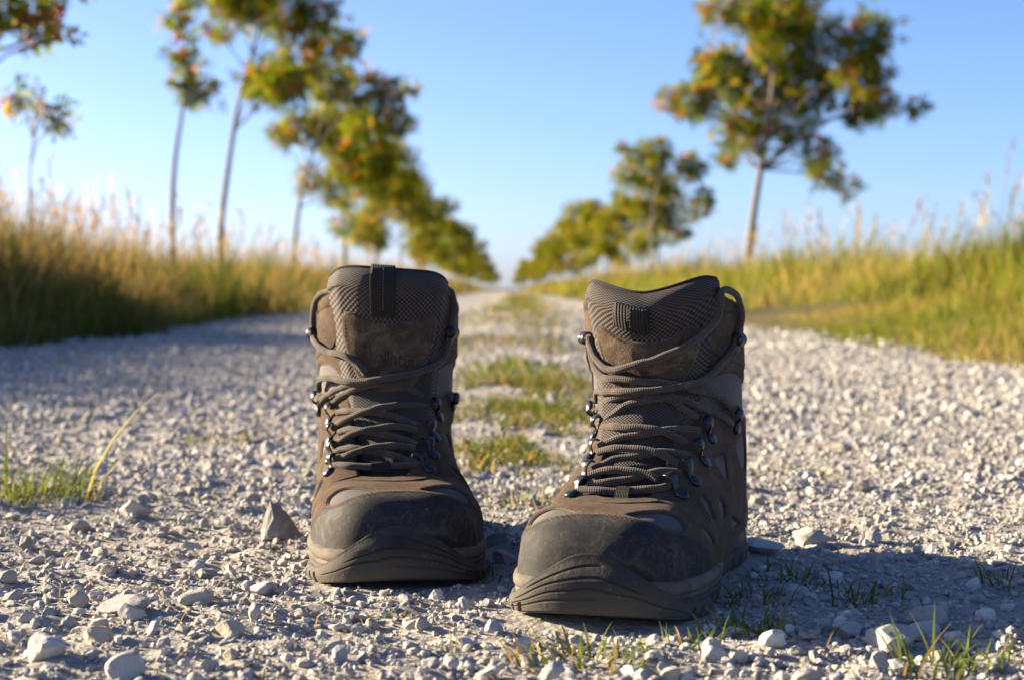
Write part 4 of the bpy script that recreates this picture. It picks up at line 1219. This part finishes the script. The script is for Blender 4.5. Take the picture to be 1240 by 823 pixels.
    def lace_path(pts):
        C = np.array([tuple(p_) + (0,) * (4 - len(p_)) for p_ in pts], float)
        S_ = spline(C * np.array([.1, .31, .001, 1]), max(40, 14 * len(pts))) / np.array([.1, .31, 1, 1])
        p_, n_ = with_normal(raw, S_[:, 0], np.clip(S_[:, 1], 0, .999))
        tng = sstep(.60, .80, S_[:, 1]) * (1 - sstep(.20, .30, np.abs(S_[:, 0]))) * .0030
        q_ = p_ + n_ * (S_[:, 2] + tng + .0009)[:, None]; q_[:, 2] += S_[:, 3]
        return q_
    laces = dict(BK['lace_' + kind])
    if kind == 'R':
        laces['j'] = list(laces['j']) + [(.405, .95, 4.5, 0), (.425, .985, 5, .001), (.40, .998, 4, .0075), (.345, .998, 4, .0100), (.285, .998, 7, .0070)] + list(laces.pop('k'))
    else:
        laces['j'] = list(laces['j']) + [(-.30, .955, 4.5, 0), (-.315, .99, 4, .002), (-.29, .998, 2, .008), (-.24, .998, -6, .004)]
        laces['k'] = [(.24, .998, -6, .002), (.33, .998, -2, .0085), (.42, .998, 2, .0080), (.475, .985, 4.5, .001)] + list(laces['k'])
    for nm, pts in laces.items():
        q_ = lace_path(pts)
        L_ = np.linalg.norm(np.diff(q_, axis=0), axis=1).sum()
        q_ = spline(q_[::2] if len(q_) > 60 else q_, int(L_ / .0011))
        w_ = .00035 * np.sin(np.linspace(0, L_ * 160, len(q_)))
        rad = .00235 * (1 + .05 * np.sin(np.linspace(0, L_ * 420, len(q_)) + 2))
        q_ = q_ + np.array([0, 0, 1.0]) * w_[:, None]
        parts.append(tube(q_, rad, 12))
    V, F, uv = join(parts)
    finish('lace', V, F, mats['lace'], uv)
    # ---- keeper loop that holds the lowest lace
    (k0u, k0v), (k1u, k1v) = BK['keep_' + kind]
    rows = []; uvk = []
    for f_, h_ in ((-.024, .0006), (-.020, .0030), (-.012, .0056), (0, .0066), (.012, .0060), (.020, .0040), (.026, .0005)):
        for g_ in np.linspace(0, 1, 9):
            p_, n_ = with_normal(raw, k0u + (k1u - k0u) * g_, (k0v + k1v) / 2 + f_)
            rows.append(p_ + n_ * h_); uvk.append((f_ * .31, g_ * .009))
    V = np.array(rows); F = grid_faces(9, 7)
    if (k1u < k0u) : F = F[:, ::-1]
    finish('lace_keeper', V, F, mats['webbing'], np.array(uvk))

boot_r = bpy.data.objects.new('hiking_boot', None); COL.objects.link(boot_r)
boot_r.location = (.0470, .92, -.0015); boot_r.rotation_euler = (0, 0, R(-17)); boot_r.empty_display_size = .05
tag(boot_r, 'nearer brown hiking boot, pull tab folded down, lace looped over its ankle flap', 'boot', 'pair of hiking boots')
boot_l = bpy.data.objects.new('hiking_boot', None); COL.objects.link(boot_l)
boot_l.location = (-.0655, 1.03, -.0015); boot_l.rotation_euler = (0, 0, R(6)); boot_l.empty_display_size = .05
tag(boot_l, 'brown hiking boot standing farther back, its tongue raised and its pull tab upright', 'boot', 'pair of hiking boots')
build_boot('R', boot_r, False)
build_boot('L', boot_l, True)

# ================================================================== TREES
def leaf_cloud(clumps, r, dens, lsize=.078):
    """pinnate leaves filling the clumps: V, F(quads), col"""
    P = []; D = []
    for (cx, cy, cz, rad) in clumps:
        n = max(4, int(dens * rad ** 2 * r.uniform(.55, 1.2)))
        d = r.normal(size=(n, 3)); d /= np.linalg.norm(d, axis=1, keepdims=True)
        q = rad * r.uniform(.15, 1, (n, 1)) ** .55 * np.array([1, 1, .85]) * (1 + .25 * r.normal(size=(n, 1)))
        P.append(np.array([cx, cy, cz]) + d * q); D.append(d)
    P = np.concatenate(P); D = np.concatenate(D); n = len(P)
    ax = D + r.normal(0, .7, (n, 3)); ax[:, 2] -= .45; ax /= np.linalg.norm(ax, axis=1, keepdims=True)
    sd = np.cross(ax, r.normal(size=(n, 3))); sd /= np.linalg.norm(sd, axis=1, keepdims=True)
    L = r.uniform(.10, .17, n)
    base = pal(n, r, [(.070, .130, .010), (.095, .165, .012), (.16, .190, .014), (.28, .22, .016), (.36, .15, .015), (.045, .085, .010)], [.19, .23, .25, .17, .07, .09], .2)
    Vs = []; 
    for k, (t, s) in enumerate([(.15, 1), (.15, -1), (.40, 1), (.40, -1), (.66, 1), (.66, -1), (.88, 0)]):
        o = P + ax * (L * t)[:, None]
        dr = ax * .55 + sd * s; dr /= np.linalg.norm(dr, axis=1, keepdims=True)
        wv = np.cross(dr, np.cross(ax, sd)); wv /= np.linalg.norm(wv, axis=1, keepdims=True) + 1e-9
        ll = lsize * r.uniform(.8, 1.2, (n, 1)); ww = ll * .36
        Vs.append(np.stack([o, o + dr * ll * .5 + wv * ww * .5, o + dr * ll, o + dr * ll * .5 - wv * ww * .5], 1))
    V = np.concatenate(Vs).reshape(-1, 3)
    F = np.arange(len(V)).reshape(-1, 4)
    return V, F, np.repeat(np.tile(base, (7, 1)), 4, 0)

def berry_cloud(clumps, r, per):
    V0, F0 = ICO[1]; parts = []
    for (cx, cy, cz, rad) in clumps:
        for _ in range(r.poisson(per * rad)):
            d = r.normal(size=3); d /= np.linalg.norm(d); c = np.array([cx, cy, cz]) + d * rad * r.uniform(.6, 1.0)
            m = 20
            o = c + r.normal(0, .042, (m, 3)) * np.array([1, 1, .6])
            V = (o[:, None] + V0[None] * .0165).reshape(-1, 3)
            F = (F0[None] + (np.arange(m) * len(V0))[:, None, None]).reshape(-1, 3)
            parts.append((V, F))
    return join(parts) if parts else None

def make_tree(trunk, clumps, r, dens=330, per=3.2, trad=.045):
    """trunk: points from base to top; clumps: (x,y,z,r). returns the three meshes"""
    tp = spline(trunk, 22)
    rad = trad * (1 - .75 * np.linspace(0, 1, 22)); rad[0] *= 1.35; rad[1] *= 1.12
    parts = [tube(tp, rad, 9)[:2]]
    for (cx, cy, cz, cr) in clumps:
        c = np.array([cx, cy, cz])
        zt = min(tp[-1, 2], max(tp[9, 2], cz - .55 * math.hypot(cx - tp[-1, 0], cy - tp[-1, 1]) - .15))
        i = int(np.argmin(np.abs(tp[:, 2] - zt))); a = tp[i]
        mid = a * .45 + c * .55 + np.array([0, 0, .10 * np.linalg.norm(c - a)]) + r.normal(0, .04, 3)
        bp = spline([a, mid, c], 9)
        parts.append(tube(bp, np.linspace(max(.008, rad[i] * .5), .004, 9), 6)[:2])
        for _ in range(4):
            e = c + r.normal(0, .55, 3) * cr
            parts.append(tube(spline([bp[5], (bp[7] + e) / 2, e], 6), np.linspace(.006, .0025, 6), 5)[:2])
    V, F = join(parts)
    tm = mesh_np('trunk', V, F); tm.materials.append(M['bark'])
    V, F, c = leaf_cloud(clumps, r, dens)
    cm = mesh_np('crown', V, F, True, None, c); cm.materials.append(M['leaf'])
    b = berry_cloud(clumps, r, per)
    bm_ = None
    if b is not None:
        bm_ = mesh_np('berries', b[0], b[1]); bm_.materials.append(M['berry'])
    return tm, cm, bm_

def plant_tree(name, meshes, loc, rz, sc, label, group):
    t = bpy.data.objects.new(name, None); COL.objects.link(t)
    t.location = loc; t.rotation_euler = (0, 0, rz); t.scale = (sc, sc, sc)
    tag(t, label, 'tree', group)
    for nm, me in zip(('trunk', 'crown', 'berries'), meshes):
        if me is not None:
            o = bpy.data.objects.new(nm, me); COL.objects.link(o); o.parent = t
            if nm != 'trunk': o['kind'] = 'stuff'
    return t

def build_trees():
    K = 2000.0
    def local(list_px, tx, d, r, depth=.8):
        """crown measured off the picture in pixels at the tree's distance -> metres about its base"""
        out = []
        for (px, py, pr) in list_px:
            out.append(((px - 612) / K * d - tx, r.uniform(-depth, depth), .187 + (350 - py) / K * d, pr * .92 / K * d))
        return out
    def tl(pts, tx, d, z0):
        q = [((px - 612) / K * d - tx, 0.0, .187 + (350 - py) / K * d) for px, py in pts]
        return [(q[0][0], 0, z0 - .1)] + q
    GRP = 'rowan trees lining the track'
    specs = [
        (24.0, [(903, 335), (912, 260), (926, 170), (936, 90), (940, 10)],
         [(950, 15, 46), (1000, 45, 36), (1045, 48, 30), (862, 22, 26), (880, 75, 36), (842, 120, 30), (812, 118, 14), (930, 95, 45), (985, 100, 40), (1035, 95, 32), (1078, 118, 24), (1100, 132, 10),
          (1045, 132, 22), (905, 165, 30), (960, 150, 30), (990, 182, 26), (1012, 203, 22), (1027, 226, 12), (884, 185, 14), (945, 50, 42), (912, 130, 34), (970, -25, 45), (925, -40, 34), (905, 20, 26), (1062, 75, 16)],
         'tall berry-laden rowan standing alone on the right bank'),
        (38.0, [(788, 300), (790, 262), (796, 225), (802, 185)],
         [(800, 180, 20), (835, 203, 20), (856, 235, 12), (770, 188, 15), (758, 214, 20), (790, 212, 24), (815, 240, 22), (846, 252, 14), (780, 248, 20), (750, 240, 12), (806, 266, 14), (828, 280, 10), (752, 178, 8)],
         'smaller bushy rowan behind the tall lone one, next in the right row'),
        (20.5, [(268, 285), (276, 215), (290, 130), (312, 50), (325, -20)],
         [(302, 12, 38), (345, 20, 34), (400, 42, 26), (427, 78, 10), (362, 68, 32), (330, 100, 32), (300, 98, 18), (385, 18, 24), (418, 38, 14), (355, 108, 26), (330, -40, 50), (380, -35, 34), (290, -30, 30), (270, 40, 10)],
         'tall rowan on the left with a bare leaning trunk, its top cut off'),
        (27.8, [(358, 290), (366, 235), (378, 195), (392, 140), (400, 110)],
         [(400, 106, 32), (440, 112, 32), (478, 116, 20), (352, 150, 24), (400, 150, 38), (450, 160, 38), (482, 150, 20), (422, 200, 26), (417, 242, 11), (345, 166, 16), (456, 200, 24), (328, 156, 9), (500, 108, 9)],
         'broad rowan in the middle of the left row with a forked pale trunk'),
        (17.4, [(210, 250), (214, 190), (222, 140), (228, 90), (224, 20)],
         [(234, 108, 22), (246, 96, 12), (228, 62, 15), (222, 25, 16), (226, 88, 12), (245, 42, 10), (228, -5, 14), (238, 78, 10), (216, 100, 10)],
         'slender rowan on the left with a narrow one-sided crown'),
        (12.2, [(38, 230), (40, 195), (43, 165), (46, 135)],
         [(46, 132, 18), (54, 150, 11), (34, 122, 11), (60, 142, 8)],
         'thin young rowan at the far left with one small leafy head'),
        (11.0, [(-75, 260), (-70, 120), (-58, 0), (-50, -90)],
         [(35, 8, 30), (64, 30, 16), (10, 14, 26), (20, -40, 42), (60, -35, 30), (88, 56, 6), (52, 50, 10), (-25, 10, 26), (-60, -40, 34)],
         'rowan standing out of frame, only its leafy branches hanging in at the top left corner'),
    ]
    for i, (d, tr, cl, lab) in enumerate(specs):
        r = np.random.default_rng(100 + i)
        tx = (tr[0][0] - 612) / K * d
        z0 = float(bank_z(np.array([tx]), np.array([d]))[0])
        ms = make_tree(tl(tr, tx, d, z0), local(cl, tx, d, r, .9 if i < 4 else .3), r, 2100 if i != 5 else 2400, 13 if i in (0, 2) else 9, .066 if i == 0 else .05 if i < 4 else .014 if i == 5 else .04)
        plant_tree('rowan_tree', ms, (tx, d, 0), 0, 1, lab, GRP)
    # trees of the row seen further off: three crowns, repeated
    var = []
    for k in range(4):
        r = np.random.default_rng(200 + k)
        cl = []
        for _ in range(15):
            a = r.uniform(0, 2 * PI); q = 1.5 * math.sqrt(r.uniform(.1, 1)); z = r.uniform(1.25, 3.8)
            q *= 1 - .45 * abs(z - 2.6) / 1.2
            cl.append((q * math.cos(a), q * math.sin(a), z, r.uniform(.26, .46)))
        cl += [(.1, 0, 2.7, .5), (0, .1, 3.3, .4)]
        lean = r.uniform(-.25, .25)
        var.append(make_tree([(0, 0, -.1), (lean * .2, 0, .8), (lean * .5, .05, 1.6), (lean, 0, 2.6), (lean, 0, 3.6)], cl, r, 1050, 5, .05))
    r = np.random.default_rng(300)
    n = 0
    for side, x0, ds in ((-1, -3.3, [37, 46, 54, 63, 72, 81, 90, 100, 110, 121, 133, 146, 160, 176, 194, 214, 238, 266, 300, 345, 400]),
                         (1, 3.6, [46, 54, 62, 71, 80, 89, 99, 109, 120, 132, 145, 160, 176, 194, 214, 238, 266, 300, 345, 400])):
        names = ['third', 'fourth', 'fifth', 'sixth', 'seventh']
        for k, d in enumerate(ds):
            sd = 'left' if side < 0 else 'right'
            if k < 5:
                lab = ('rowan in the right row, %s counting from the tall lone one' % names[k]) if side > 0 else ('rowan in the left row, %s beyond the broad forked one' % ['first', 'second', 'third', 'fourth', 'fifth'][k])
            else:
                lab = 'distant rowan merging into the far end of the %s row' % sd
            sc = r.uniform(.78, 1.12)
            plant_tree('rowan_tree', var[(k * 2 + (1 if side > 0 else 0) + k // 3) % 4], (x0 * (1 - .2 * min(1, max(0, (d - 60) / 150))) + r.normal(0, .3), d + r.normal(0, 1.2), .12), r.uniform(0, 6.28), sc, lab, ('far left trees' if side < 0 else 'far right trees') if k >= 5 else GRP)
build_trees()
